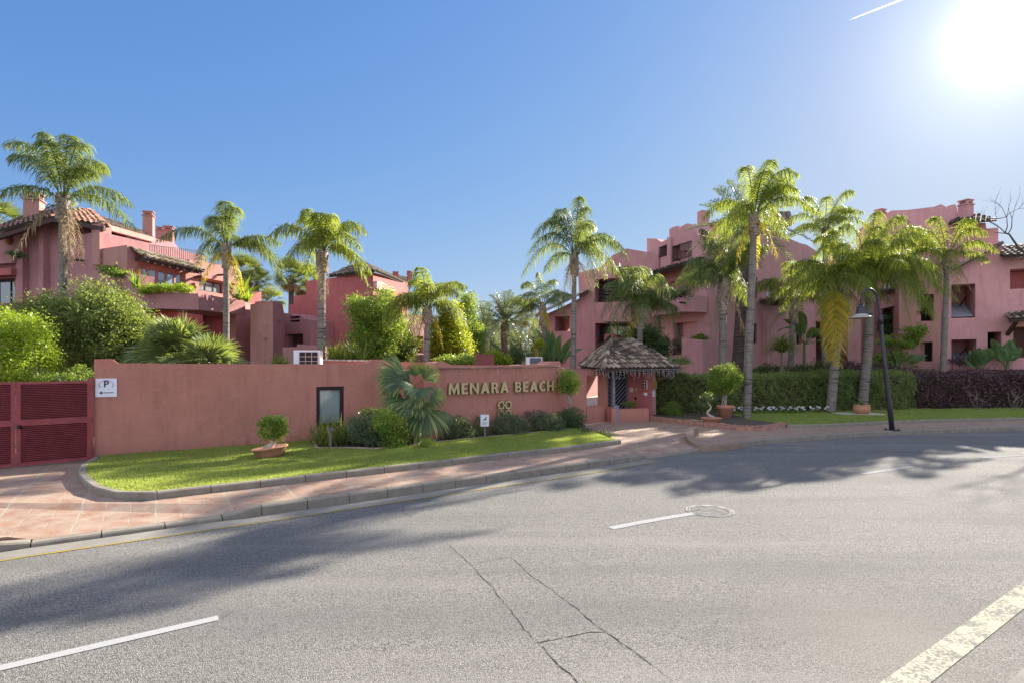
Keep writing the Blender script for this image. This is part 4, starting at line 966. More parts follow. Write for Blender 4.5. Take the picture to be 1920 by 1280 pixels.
for k in range(5): m.bar(g1.p(1116 + 3, 532 + 7*k, -.8), g1.p(1178, 532 + 7*k, -.8), .08, .12)
m.build('louvre', BROWN, Cb)
for r_q in (g1.rect(1118, 1176, 523, 565), g1.rect(1118, 1181, 606, 651)): window(g1, r_q, Cb, inset=1.45, n=4, frame=BROWN, glass=GLASS)  # dark panels added behind the loggias, standing for the shade inside
# small far house in the gap
far_h = empty('far_house', Vector((3, 62, 0)), 'tiny pink house with chimney far behind between the palms', 'building')
fh = PL(1000, 60, 1045, 60)
slab('wall', fh, [(1004, None), (1004, 626), (1013, 620), (1030, 624), (1045, 624), (1045, None)], [hole(fh, 1006, 1021, 636, 650, .5)], 4, PINKR, far_h)
m = MB(); m.hexa([P(1001, 628, 59.7), P(1014, 619, 59.7), P(1014, 619, 63), P(1001, 628, 63)], [P(1001, 625, 59.7), P(1014, 616, 59.7), P(1014, 616, 63), P(1001, 625, 63)])
m.hexa([P(1014, 619, 59.7), P(1034, 626, 59.7), P(1034, 626, 63), P(1014, 619, 63)], [P(1014, 616, 59.7), P(1034, 623, 59.7), P(1034, 623, 63), P(1014, 616, 63)]); m.build('roof', TILE_OLD, far_h)
chimney(1009, 1017, 610, 622, 61, far_h, PINKR)
fh2 = empty('garden_building', Vector((-3, 42, 0)), 'low sunlit pink garden building behind the yellow-green tree', 'building')
f2 = PL(872, 40, 905, 44)
slab('wall', f2, [(878, None), (878, 632), (884, 628), (892, 650), (899, 652), (901, None)], (), 3, PINKR, fh2)
f3 = PL(865, 26, 930, 27); gwl = empty('garden_wall', Vector((-2, 26, 0)), 'low red terrace wall just above the sign wall, left of the air conditioner', 'wall')
slab('wall', f3, [(868, None), (868, 663), (895, 663), (926, 664), (926, None)], (), .3, REDS, gwl)
# ================================================================ MAIN RIGHT BLOCK
D = empty('apartment_building', Vector((16, 37, 0)), 'tall mauve apartment block with stepped parapet and square chimney behind the palms', 'building')
h1 = PL(1213, 35.5, 1330, 31.5); h2 = PL(1330, 31.5, 1525, 34.5)
top = [(1213, None), (1213, 447), (1231, 448), (1240, 454), (1255, 447), (1255, 430), (1262, 426), (1270, 424), (1273, 432), (1280, 423), (1288, 420), (1296, 421), (1301, 430), (1307, 439), (1330, 446), (1330, None)]
slab('wall', h1, top, [hole(h1, 1262, 1297, 458, 488, .9), hole(h1, 1237, 1254, 461, 481, .8), hole(h1, 1245, 1306, 525, 557, 1.6), hole(h1, 1263, 1307, 604, 664, .5)], 6, PINKH, D)
slab('pilaster', h1, [(1255, 500), (1255, 446), (1262, 446), (1262, 500)], (), .3, PINKH, D, off=.2)
slab('gable_crest', h1, [(1276, 470), (1276, 428), (1288, 419), (1299, 425), (1299, 470)], (), .6, PINKH, D, off=.004)
railing(h1, 1262, 1297, 463, 452, 491, 482, D, off=.05, n=14)
railing(h1, 1237, 1254, 465, 458, 484, 477, D, off=.05, n=8)
window(h1, h1.rect(1263, 1296, 461, 488), D, inset=.8, n=2, frame=DARKM, glass=GLASSB)
window(h1, h1.rect(1238, 1253, 463, 481), D, inset=.7, n=2, frame=DARKM, glass=GLASSB)
window(h1, h1.rect(1247, 1304, 526, 556), D, inset=1.5, n=3, frame=BROWN, glass=GLASS)  # dark panes added at the back so the shaded loggia reads dark
panel(h1, h1.rect(1264, 1306, 605, 664), SHUT, D, 'shutter', off=-.35, thick=.06, slats=14)
railing(h1, 1263, 1294, 636, 636, 665, 665, D, off=.12, n=14)
slab('balcony', h1, [(1240, 584), (1240, 556), (1263, 554), (1303, 550), (1310, 551), (1327, 556), (1327, 586), (1300, 586), (1245, 594)], (), 1.2, PINKH, D, off=1.0)
slab('balcony_ledge', h1, [(1236, 672), (1236, 667), (1300, 667), (1300, 672)], (), .7, PINKH, D, off=.6)
slab('planter_box', h1, [(1294, None), (1294, 634), (1333, 638), (1333, None)], (), .9, PINKH, D, off=.7)
slab('low_wall', h1, [(1228, None), (1228, 655), (1240, 654), (1240, 640), (1250, 640), (1250, 668), (1262, 668), (1262, None)], (), .4, PINK, D, off=.9)
tiles('awning_roof', h1.p(1226, 522, 1.3), h1.p(1318, 497, 1.3), h1.p(1232, 508, 0), h1.p(1316, 483, 0), TILE_OLD, D, seed=31)
m = MB(); m.bar(h1.p(1230, 523, 1.1), h1.p(1316, 499, 1.1), .15, .2); m.bar(h1.p(1242, 526, .1), h1.p(1242, 520, 1.1), .14); m.build('eave_beam', BROWN, D)
slab('wall', h2, [(1329.5, None), (1329.5, 446), (1360, 447), (1385, 442), (1400, 440), (1440, 432), (1458, 432), (1476, 446), (1500, 456), (1512, 459), (1530, 470), (1530, None)],
     [hole(h2, 1413, 1420, 520, 560, .3), hole(h2, 1413, 1420, 607, 643, .3), hole(h2, 1411, 1420, 691, 702, .3), hole(h2, 1437, 1450, 534, 560, .25), hole(h2, 1473, 1487, 545, 560, .25), hole(h2, 1488, 1504, 614, 645, .4)], 6, PINKH, D)
window(h2, h2.rect(1437, 1450, 534, 560), D, inset=.15, n=1, frame=DARKM, glass=CURT, fw=.1); window(h2, h2.rect(1473, 1487, 545, 560), D, inset=.15, n=1, frame=DARKM, glass=CURT, fw=.1)
window(h2, h2.rect(1413, 1420, 607, 643), D, inset=.2, n=1, frame=BROWN, glass=DARK); window(h2, h2.rect(1413, 1420, 520, 560), D, inset=.2, n=1, frame=BROWN, glass=DARK)
window(h2, h2.rect(1488, 1504, 614, 645), D, inset=.3, n=1, frame=DARKM, glass=DARK)
slab('window_bay', h2, [(1430, 700), (1430, 572), (1484, 572), (1484, 700)], (), .6, PINKH, D, off=.35)
chimney(1313, 1330, 394, 450, 33.5, D, PINKH, crown=False)
chimney(1334, 1352, 417, 450, 35, D, PINK)
tiles('roof', ev(1420, 442, 34), ev(1485, 422, 36), ev(1440, 400, 38), ev(1480, 396, 38), TILE_OLD, D, seed=33)
for px_, py_ in ((1307, 570), (1276, 488), (1331, 645)):
    q = h1.p(px_, py_, 1.0 if py_ == 570 else .1); m = MB(); m.tube([q, q + Vector((h1.n.x, h1.n.y, 0))*.4], .06, 8); m.build('rain_spout', BROWN, D)
# recessed link between the blocks
lk = PL(1525, 35.5, 1640, 34)
slab('link_wall', lk, [(1525, None), (1525, 490), (1640, 480), (1640, None)], [hole(lk, 1543, 1566, 536, 552, 1), hole(lk, 1512, 1530, 580, 600, .1)], 4, PINKH, D)
slab('balcony', lk, [(1519, 604), (1519, 574), (1560, 574), (1560, 604)], (), 1, PINKH, D, off=1)
slab('link_wall', PL(1590, 33, 1615, 32.6), [(1590, None), (1590, 560), (1614, 556), (1614, None)], (), 1.5, PINKH, D)
# ================================================================ FAR RIGHT BLOCK
E = empty('apartment_building', Vector((24, 32, 0)), 'rose pink apartment house with sloping tiled gable, square openings and stair behind purple hedge', 'building')
k0 = PL(1620, 34.5, 1700, 33.0); k1 = PL(1690, 31.2, 1768, 30.4); k2 = PL(1766, 30.4, 1960, 28.6)
slab('wall', k0, [(1620, None), (1620, 420), (1700, 410), (1700, None)], [hole(k0, 1654, 1671, 528, 561, .3), hole(k0, 1655, 1686, 577, 628, 1.2)], 4, PINKB, E)
window(k0, k0.rect(1654, 1671, 528, 561), E, inset=.2, n=2, frame=DARKM, glass=GLASSB)
slab('balcony', k0, [(1658, 582), (1658, 552), (1690, 548), (1690, 574)], (), 1, PINKB, E, off=1)
tiles('balcony_roof', k0.p(1655, 553, 1.3), k0.p(1694, 548, 1.3), k0.p(1657, 545, .2), k0.p(1692, 539, .2), TILE_OLD, E, seed=41)
slab('wall', k1, [(1686, None), (1686, 505), (1768, 495), (1768, None)], [hole(k1, 1727, 1751, 552, 602, .9), hole(k1, 1725, 1749, 641, 677, .35), hole(k1, 1727-8, 1727, 583, 590, .1)], 4, PINK, E)
panel(k1, k1.rect(1737, 1749, 642, 677), DARK, E, 'window', off=-.32, thick=.02)
panel(k1, k1.rect(1728, 1750, 553, 602), DARK, E, 'shutter', off=-.8, thick=.04)
O2 = [(1766, None), (1766, 510), (1784, 506), (1815, 492), (1846, 476), (1876, 459), (1879, 457), (1879, 480), (2000, 476), (2000, None)]
slab('wall', k2, O2, [hole(k2, 1784, 1829, 533, 596, 1.9), hole(k2, 1784, 1831, 636, 682, 1.9), hole(k2, 1852, 1878, 622, 664, 1.3), hole(k2, 1894, 1955, 503, 541, 1.2), hole(k2, 1900, 1955, 612, 670, 1.5)], 5, PINKR, E)
# stair seen inside the openings
def stair(r, off):
    u0, u1, zt, zb = r; m = MB(); n = 6
    for i in range(n):
        z1 = zb + (zt-zb)*.16*(i+1)*.5; a = off - .28*i
        q = [k2.pt(u0+.05, zb+.01, a), k2.pt(u1-.05, zb+.01, a), k2.pt(u1-.05, zb+.01, a-.28), k2.pt(u0+.05, zb+.01, a-.28)]; m.hexa(q, [Vector((p.x, p.y, z1)) for p in q])
    m.build('stair', GREYP, E); h = MB(); h.bar(k2.pt(u0+(u1-u0)*.5, zb+(zt-zb)*.35, off-.5), k2.pt(u1-.1, zb+(zt-zb)*.68, off-1.2), .05, .05); h.build('handrail', BROWN, E)
stair(k2.rect(1784, 1829, 533, 594), -.15); stair(k2.rect(1784, 1831, 636, 680), -.15)
window(k2, k2.rect(1852, 1878, 622, 664), E, inset=1.2, n=2, frame=DARKM, glass=DARK)  # black panes put in to darken the recess
panel(k2, k2.rect(1905, 1952, 613, 670), SHUT, E, 'shutter', off=-1.2, thick=.05)
panel(k2, k2.rect(1906, 1952, 504, 540), REDS, E, 'inner_wall', off=-.9, thick=.05)
panel(k2, k2.rect(1784, 1960, 681, 692), PINKR, E, 'sill_planter', off=.35, thick=.35)
tiles('roof', k2.p(1782, 509, .35), k2.p(1782, 509, -4), k2.p(1878, 457, .35), k2.p(1878, 457, -4), TILE_OLD, E, pitch=.26, seed=42)
tiles('roof', k2.p(1874, 486, .7), k2.p(1965, 482, .7), k2.p(1878, 462, -1.5), k2.p(1965, 440, -1.5), TILE_OLD, E, seed=43)
tiles('porch_roof', k2.p(1877, 603, 1.2), k2.p(1962, 596, 1.2), k2.p(1884, 588, .05), k2.p(1962, 582, .05), TILE_OLD, E, seed=44)
m = MB(); m.bar(k2.p(1892, 606, 1.0), k2.p(1889, 627, .02), .14, .16); m.bar(k2.p(1879, 605, 1.1), k2.p(1960, 599, 1.1), .12, .14); m.build('porch_bracket', BROWN, E)
t1 = PL(1778, 34.5, 1880, 33)
slab('tower', t1, [(1778, None), (1778, 420), (1848, 418), (1850, 429), (1872, 427), (1872, 452), (1880, 455), (1880, None)], (), 3, PINKR, E)
tiles('roof', ev(1778, 421, 33.6), ev(1869, 413, 32.2), ev(1796, 404, 36), ev(1835, 404, 35.5), TILE_OLD, E, seed=45)
chimney(1809, 1829, 373, 410, 34.5, E, PINKR); chimney(1648, 1664, 391, 425, 36, E, PINKR)
t2 = PL(1640, 36, 1800, 35)
slab('upper_wall', t2, [(1640, None), (1640, 412), (1668, 402), (1672, 395), (1700, 394), (1752, 388), (1765, 383), (1779, 391), (1779, 386), (1791, 383), (1795, 392), (1797, 402), (1806, 408), (1806, None)], [hole(t2, 1730, 1750, 440, 455, .5)], 3, PINKR, E)
# ================================================================ FRONT WALL, GATE, SIGN WALL
W = PL(185, 12.42, 590, 14.95)
fw_ = empty('boundary_wall', W.p(400, 840), 'long low pink stucco boundary wall with one dark framed window behind the left lawn', 'wall')
hw = W.rect(593, 645, 724, 800)
slab('wall', W, [(176, None), (176, 673), (208, 672), (212, 673.5), (216, 677), (222, 680.5), (360, 681.5), (520, 682), (600, 682), (670, 681.5), (688, 680.5), (694, 677), (700, 673.5), (720, 673), (721.5, 678), (722, 685), (727, 686), (731, 689), (736, 690), (741, 693.5), (790, 693), (815, 693), (815, None)],
     [(hw, .22)], .34, WALLM, fw_)
window(W, hw, fw_, inset=.10, n=1, frame=plain('dark_window_frame', (0.035, 0.018, 0.018), .5), glass=GLASSP, fw=.10)
u = W.rect(437, 463, 823, 839); panel(W, u, WALLM, fw_, 'vent_panel', off=.02, thick=.03)
# parapet of the flat roof behind
W2 = PL(560, 17.2, 815, 19.4)
pp = empty('roof_parapet', W2.p(650, 690), 'second low parapet with pale stone coping behind the long wall, under the strappy plants', 'wall')
slab('wall', W2, [(560, None), (560, 675), (815, 679), (815, None)], (), .3, WALLM, pp)
m = MB()
for k in range(9): m.bar(W2.p(603 + 11.5*k, 674.6 + .2*k, -.1), W2.p(613 + 11.5*k, 674.8 + .2*k, -.1), .34, .05)
m.build('coping', STONE, pp)
# parking sign
def text_mesh(name, txt, size, mat, parent, to, ext=.01, off=0.0, bold=0.0, spacing=1.0):
    cu = bpy.data.curves.new('lettering', 'FONT'); cu.body = txt; cu.size = size; cu.extrude = ext; cu.offset = bold; cu.align_x = 'CENTER'; cu.align_y = 'CENTER'; cu.space_character = spacing
    ob = bpy.data.objects.new('lettering', cu); col.objects.link(ob); dg = bpy.context.evaluated_depsgraph_get(); me = bpy.data.meshes.new_from_object(ob.evaluated_get(dg))
    bpy.data.objects.remove(ob); bpy.data.curves.remove(cu); me.transform(to); me.materials.clear(); return link(name, me, mat, parent)
def frame_at(pl, px, py, off):
    """matrix placing an XY drawing upright on the plane"""
    o = pl.p(px, py, off); X = Vector((pl.D.x, pl.D.y, 0)); N = Vector((pl.n.x, pl.n.y, 0))
    if X.cross(Vector((0, 0, 1))).dot(N) < 0: X = -X
    return Matrix(((X.x, 0, N.x, o.x), (X.y, 0, N.y, o.y), (0, 1, 0, o.z), (0, 0, 0, 1)))
def rounded_plate(name, M, w_, h, t, mat, parent, r=.02):
    m = MB(); pts = []
    for cx, cy, a0 in ((w_/2-r, h/2-r, 0), (-w_/2+r, h/2-r, 90), (-w_/2+r, -h/2+r, 180), (w_/2-r, -h/2+r, 270)):
        for k in range(4): a = R(a0 + 30*k); pts.append((cx + r*math.cos(a), cy + r*math.sin(a)))
    lo = [M @ Vector((x, y, 0)) for x, y in pts]; hi = [M @ Vector((x, y, t)) for x, y in pts]; m.face(hi); m.face(lo[::-1])
    for i in range(len(pts)): j = (i+1) % len(pts); m.face([lo[i], lo[j], hi[j], hi[i]])
    return m.build(name, mat, parent)
def flat(name, M, pts, z, t, mat, parent):
    m = MB(); lo = [M @ Vector((x, y, z)) for x, y in pts]; hi = [M @ Vector((x, y, z+t)) for x, y in pts]; m.face(hi)
    for i in range(len(pts)): j = (i+1) % len(pts); m.face([lo[i], lo[j], hi[j], hi[i]])
    return m.build(name, mat, parent)
ps = empty('parking_sign', W.p(199, 726, .03), 'small square white parking sign, P above a left arrow, beside the crimson gate', 'sign')
M = frame_at(W, 199, 726, .012); ws = .385
rounded_plate('plate', M, ws, .405, .012, WHITEP, ps, .012)
text_mesh('letter_p', 'P', .19, BLACKP, ps, M @ Matrix.Translation((.0, .075, .0145)), ext=.001, bold=.004)
m = MB()
for k in range(22):
    a0, a1 = R(-35 + 250*k/22), R(-35 + 250*(k+1)/22); f_ = lambda a, r_: M @ Vector((math.cos(a)*r_*1.2, .06 + math.sin(a)*r_, .0135))
    m.face([f_(a0, .095), f_(a1, .095), f_(a1, .112), f_(a0, .112)])
m.build('printed_ring', LILAC, ps)
flat('arrow', M, [(-.13, -.11), (-.075, -.075), (-.075, -.102), (.13, -.102), (.13, -.118), (-.075, -.118), (-.075, -.145)], .0125, .002, BLACKP, ps)
# gate
gt = PL(-60, 11.0, 172, 12.32)
gate = empty('louvred_gate', gt.p(80, 860), 'crimson metal double gate with horizontal louvres at the left edge', 'gate')
def leafgate(x0, x1, top0, mid):
    u0, u1, zt, zb = gt.rect(x0, x1, 714, 714); zb = ZP + .03; zm = .98; m = MB()
    def bar(ua, ub, za, zc, o0=-.03, o1=.03): m.hexa([gt.pt(ua, za, o0), gt.pt(ub, za, o0), gt.pt(ub, zc, o0), gt.pt(ua, zc, o0)], [gt.pt(ua, za, o1), gt.pt(ub, za, o1), gt.pt(ub, zc, o1), gt.pt(ua, zc, o1)])
    zt = 1.87
    bar(u0, u0+.07, zb, zt); bar(u1-.07, u1, zb, zt); bar(u0+.07, u1-.07, zt-.05, zt); bar(u0+.07, u1-.07, zb, zb+.06); bar(u0+.07, u1-.07, zm, zm+.12)
    m.build('frame', GATE, gate)
    for za, zc, n in ((zb+.06, zm, 19), (zm+.12, zt-.05, 20)):
        s = MB(); h = (zc-za)/n
        for i in range(n):
            z = za + i*h
            q0 = [gt.pt(u0+.07, z+.002, .022), gt.pt(u1-.07, z+.002, .022), gt.pt(u1-.07, z+h*.50, -.020), gt.pt(u0+.07, z+h*.50, -.020)]; s.hexa(q0, [p + Vector((0, 0, .008)) for p in q0])
        s.build('louvre_panel', GATE, gate)
    bk = MB(); bk.hexa([gt.pt(u0+.05, zb, -.045), gt.pt(u1-.05, zb, -.045), gt.pt(u1-.05, zt-.02, -.045), gt.pt(u0+.05, zt-.02, -.045)], [gt.pt(u0+.05, zb, -.035), gt.pt(u1-.05, zb, -.035), gt.pt(u1-.05, zt-.02, -.035), gt.pt(u0+.05, zt-.02, -.035)]); bk.build('backing_sheet', plain('dark_red_sheet', (.06, .01, .014), .6), gate)
leafgate(-150, 28.5, 714, 0); leafgate(30, 170, 714, 0)
m = MB(); q = gt.p(36, 799, .035); m.lathe(q - Vector((0, 0, .05)), [(0, 0), (.035, .02), (.035, .07), (0, .09)], 8); m.build('lock', DARKM, gate)
m = MB()
for z in (.3, 1.0, 1.7): m.tube([gt.pt(gt.u(171), z, .05), gt.pt(gt.u(171), z+.1, .05)], .018, 6)
m.build('hinge', GATE, gate)
gp = MB(); u_ = gt.u(175); gp.hexa([gt.pt(u_-.10, ZP, -.05), gt.pt(u_, ZP, -.05), gt.pt(u_, ZP, .04), gt.pt(u_-.10, ZP, .04)], [gt.pt(u_-.10, 1.93, -.05), gt.pt(u_, 1.93, -.05), gt.pt(u_, 1.93, .04), gt.pt(u_-.10, 1.93, .04)]); gp.build('gate_post', GATE, gate)
# sign wall
S = PL(814, 15.5, 1048, 18.5)
sw = empty('sign_wall', S.p(930, 815), 'pink stucco sign wall with rolled ends carrying the gilt lettering', 'wall')
topS = [(814, 684), (815, 681), (818, 678.5), (824, 677.5), (831, 677.5), (837, 681), (845, 684), (900, 684.5), (960, 684.5), (1020, 682.5), (1028, 681.5), (1033, 677.5), (1040, 677), (1048, 677)]
slab('wall', S, [(814, None)] + topS + [(1048, None)], (), .55, WALLM, sw)
slab('coping_band', S, [(813.4, 690)] + [(x if x > 814 else 813.4, y-.3) for x, y in topS] + [(1048.6, 685.5)], (), .06, WALLM, sw, off=.06)
txt = empty('sign_lettering', S.p(937, 727, .05), 'raised gilt capital letters on the sign wall reading MENARA BEACH', 'lettering')
word = 'MENARA BEACH'; ua, ub = S.u(837), S.u(1037)
widths = {'M': .98, 'E': .64, 'N': .86, 'A': .88, 'R': .74, ' ': .42, 'B': .70, 'C': .74, 'H': .82}
tot = sum(widths[c] for c in word); kx = (ub-ua)/tot; x = ua; hL = 0.315
def glyph(c):
    """outlines (list of polygons) in a unit-height box of the letter's own width; strokes of 0.2"""
    w_ = widths[c] - .14; s = .20
    if c == 'M': return [[(0, 0), (s*.95, 0), (s*1.0, .62), (w_/2-.04, 0.02), (w_/2+.04, .02), (w_-s*1.0, .62), (w_-s*.95, 0), (w_, 0), (w_-.06, 1), (w_-.22, 1), (w_/2, .46), (.22, 1), (.06, 1)]]
    if c == 'E': return [[(0, 0), (w_, 0), (w_, .17), (s, .17), (s, .42), (w_*.9, .42), (w_*.9, .58), (s, .58), (s, .83), (w_, .83), (w_, 1), (0, 1)]]
    if c == 'N': return [[(0, 0), (s*.9, 0), (s*.9, .66), (w_-s*.75, 0), (w_, 0), (w_, 1), (w_-s*.9, 1), (w_-s*.9, .36), (s*.75, 1), (0, 1)]]
    if c == 'A': return [[(0, 0), (.21, 0), (.29, .22), (w_-.29, .22), (w_-.21, 0), (w_, 0), (w_/2+.11, 1), (w_/2-.11, 1)], 'h', [(.345, .37), (w_-.345, .37), (w_/2, .76)]]
    if c == 'H': return [[(0, 0), (s, 0), (s, .41), (w_-s, .41), (w_-s, 0), (w_, 0), (w_, 1), (w_-s, 1), (w_-s, .58), (s, .58), (s, 1), (0, 1)]]
    arc = lambda cx, cy, rx, ry, a0, a1, n=8: [(cx + rx*math.cos(R(a0 + (a1-a0)*i/n)), cy + ry*math.sin(R(a0 + (a1-a0)*i/n))) for i in range(n+1)]
    if c == 'B': return [[(0, 0)] + arc(w_*.5, .28, w_*.5, .28, -90, 62) + arc(w_*.46, .75, w_*.46, .25, -50, 90) + [(0, 1)], 'h', [(s, .16)] + arc(w_*.45, .29, w_*.5-.13, .13, -90, 90) + [(s, .42)], 'h', [(s, .58)] + arc(w_*.42, .71, w_*.46-.14, .13, -90, 90) + [(s, .84)]]
    if c == 'R': return [[(0, 0), (s, 0), (s, .40), (.30, .40), (w_-.20, 0), (w_+.06, 0), (w_*.70, .46)] + arc(w_*.46, .72, w_*.46, .28, -40, 90) + [(0, 1)], 'h', [(s, .55)] + arc(w_*.42, .69, w_*.46-.15, .14, -90, 90) + [(s, .83)]]
    if c == 'C': return [arc(w_*.62, .5, w_*.62, .52, 52, 308, 16) + [(w_, .27)] + arc(w_*.62, .5, w_*.62-.2, .33, 300, 60, 12)[0:] + [(w_, .73)]]
for c in word:
    if c != ' ':
        g = glyph(c); loops = [[(x + px_*kx, .0 + py_*hL) for px_, py_ in q] for q in g if q != 'h']; m = MB(); zb = S.uz(838, 739)[1]
        fl = [[Vector((a_, b_, 0)) for a_, b_ in l] for l in loops]; flatv = [v for l in fl for v in l]
        for t in geometry.tessellate_polygon(fl): m.face([S.pt(flatv[i].x, zb + flatv[i].y, .105) for i in t], 0)
        for l in loops:
            for i in range(len(l)): a_, b_ = l[i], l[(i+1) % len(l)]; m.face([S.pt(a_[0], zb+a_[1], .105), S.pt(b_[0], zb+b_[1], .105), S.pt(b_[0], zb+b_[1], .045), S.pt(a_[0], zb+a_[1], .045)], 1)
        m.build('letter', [GOLD, GOLDD], txt)
    x += widths[c]*kx
# star emblem
emb = empty('star_emblem', S.p(942, 770, .05), 'gilt emblem of four joined eight-pointed star outlines below the lettering', 'emblem')
uc, zc = S.uz(943, 767); rs = .150
for ix, iz in ((-1, 1), (1, 1), (-1, -1), (1, -1)):
    cx, cz = uc + ix*rs*.90, zc + iz*rs*.90; m = MB(); N = 16
    ro = [(rs*1.0 if k % 2 == 0 else rs*.77) for k in range(N)]; ri = [r_-.052 for r_ in ro]
    O_ = [(cx + ro[k]*math.cos(2*math.pi*k/N), cz + ro[k]*math.sin(2*math.pi*k/N)) for k in range(N)]; I_ = [(cx + ri[k]*math.cos(2*math.pi*k/N), cz + ri[k]*math.sin(2*math.pi*k/N)) for k in range(N)]
    dz = .001*(ix+2*iz)
    for k in range(N):
        j = (k+1) % N; m.face([S.pt(*O_[k], .095+dz), S.pt(*O_[j], .095+dz), S.pt(*I_[j], .095+dz), S.pt(*I_[k], .095+dz)], 0)
        m.face([S.pt(*O_[k], .095+dz), S.pt(*O_[j], .095+dz), S.pt(*O_[j], .045), S.pt(*O_[k], .045)], 1); m.face([S.pt(*I_[k], .095+dz), S.pt(*I_[j], .095+dz), S.pt(*I_[j], .045), S.pt(*I_[k], .045)], 1)
    m.build('star', [GOLD, GOLDD], emb)
def plinth_sign(px, py, d_, label):
    r = empty('garden_sign', G(px, py, ZP), label, 'sign'); b = G(px, py, ZP+.05); m = MB(); m.box(b, .03, .03, .42); m.build('stake', GREYP, r)
    Mx = Matrix.Translation(b + Vector((0, -.03, .52))) @ Matrix.Rotation(R(90), 4, 'X'); rounded_plate('plate', Mx, .23, .32, .012, WHITEP, r, .01)
    flat('printed_dog', Mx, [(-.05, .02), (-.03, .03), (.01, .05), (.03, .10), (.05, .10), (.045, .06), (.03, .01), (.02, .0), (0, .03), (-.03, .0)], .0125, .002, BLACKP, r)
    m = MB()
    for k in range(3): m.hexa([Mx @ Vector((x_, y_, .0125)) for x_, y_ in ((-.07+.01*k, -.05-.03*k), (.07-.01*k, -.05-.03*k), (.07-.01*k, -.042-.03*k), (-.07+.01*k, -.042-.03*k))], [Mx @ Vector((x_, y_, .0145)) for x_, y_ in ((-.07+.01*k, -.05-.03*k), (.07-.01*k, -.05-.03*k), (.07-.01*k, -.042-.03*k), (-.07+.01*k, -.042-.03*k))])
    m.build('printed_lines', GREYP, r)
plinth_sign(909, 823, 0, 'small white notice on a stake at the lawn edge in front of the sign wall')
lp = G(620, 846, ZP); r = empty('garden_light', lp, 'slim brown garden light post in front of the strappy plant under the window', 'lamp')
m = MB(); m.box(lp, .06, .05, .50); m.build('post', PLAST, r); m = MB(); m.box(lp + Vector((0, 0, .5)), .15, .09, .07, .2); m.build('lamp_head', PLAST, r)
# entrance walls to the right of the sign
V = PL(1040, 19.0, 1140, 21.2)
ew = empty('entrance_wall', V.p(1080, 800), 'lower pink entrance wall with a window opening between sign wall and pavilion', 'wall')
slab('wall', V, [(1046, None), (1046, 690.5), (1100, 691), (1118, 692), (1134, 697), (1140, 699), (1140, None)], [hole(V, 1100, 1133, 704, 761, None)], .3, WALLM, ew)
slab('parapet_cap', V, [(1099, None), (1099, 762), (1148, 761.5), (1148, None)], (), .25, WALLM, ew, off=.04)
# pavilion
pv = empty('entrance_pavilion', G(1190, 790, ZP), 'open entrance pavilion with a mossy barrel-tiled hip roof beside the gate', 'pavilion')
Zp = lambda px, d, z: Vector(((px-960)/F*d, d, z))
c1, c2, c3, c4 = Zp(1131, 19.8, 2.08), Zp(1273, 21.6, 2.10), Zp(1262, 25.5, 2.12), Zp(1088, 23.5, 2.2)
r1, r2 = P(1146, 640, 22.2), P(1186, 641, 23.6)
tiles('roof', c1, c2, r1, r2, TILE_OLD, pv, pitch=.20, tl=.33, seed=51); tiles('roof', c4, c1, r1, r1 + Vector((.02, 0, 0)), TILE_OLD, pv, pitch=.20, tl=.33, seed=52)
tiles('roof', c2, c3, r2, r2 + Vector((.02, .02, 0)), TILE_OLD, pv, pitch=.20, seed=53); tiles('roof', c3, c4, r2, r1, TILE_OLD, pv, pitch=.20, seed=54)
m = MB()
def ridge(a, b, rad=.085):
    n = max(2, int((b-a).length/.36))
    for i in range(n):
        p, q = a.lerp(b, i/n), a.lerp(b, (i+1)/n); m.tube([p + Vector((0, 0, .05)), q + Vector((0, 0, .035))], [rad*1.1, rad*.85], 8)
ridge(c1, r1); ridge(r1, r2, .1); ridge(c2, r2); ridge(c4, r1); m.build('ridge_tiles', TILE_OLD, pv)
m = MB()
for a, b in ((c1, c2), (c2, c3), (c4, c1)): m.bar(a.lerp(r1, .06) - Vector((0, 0, .12)), b.lerp(r2, .06) - Vector((0, 0, .12)), .12, .14)
m.build('eave_beam', BROWN, pv)
Vp = PL(1148, 22.6, 1218, 21.6)
slab('inner_wall', Vp, [(1177, None), (1177, 697), (1219, 697), (1219, None)], (), .2, REDS, pv)
slab('side_pier', Vp, [(1132, None), (1132, 700), (1137, 700), (1137, None)], (), .25, REDS, pv)
m = MB(); q = G(1223.5, 781, ZP); qd = q.y; m.box((q.x, q.y+.1, ZP), .26, .26, 1.93); m.build('pillar', PINKR, pv)
q = Zp(1151, 21.0, ZP); m = MB(); m.box((q.x, q.y, .72), .085, .085, 1.3); m.build('post', GREYP, pv)
m = MB(); m.box((Zp(1155, 20.75, 0).x, 20.75, ZP), .20, .16, .62); m.build('post_base', GREYP, pv)
Vd = PL(1135, 22.9, 1182, 22.3)
m = MB(); u0, u1 = Vd.u(1139), Vd.u(1176)
m.hexa([Vd.pt(u0, ZP, -.04), Vd.pt(u1, ZP, -.04), Vd.pt(u1, 1.98, -.04), Vd.pt(u0, 1.98, -.04)], [Vd.pt(u0, ZP, .0), Vd.pt(u1, ZP, .0), Vd.pt(u1, 1.98, .0), Vd.pt(u0, 1.98, .0)])
dm = m.build('door', DARKM, pv); m = MB()
for uu in (u0, (u0+u1)*.5-.22, u1): m.bar(Vd.pt(uu, ZP, .02), Vd.pt(uu, 2.0, .02), .07)
m.bar(Vd.pt(u0, 1.72, .02), Vd.pt(u1, 1.72, .02), .06)
um = (u0+u1)*.5-.22
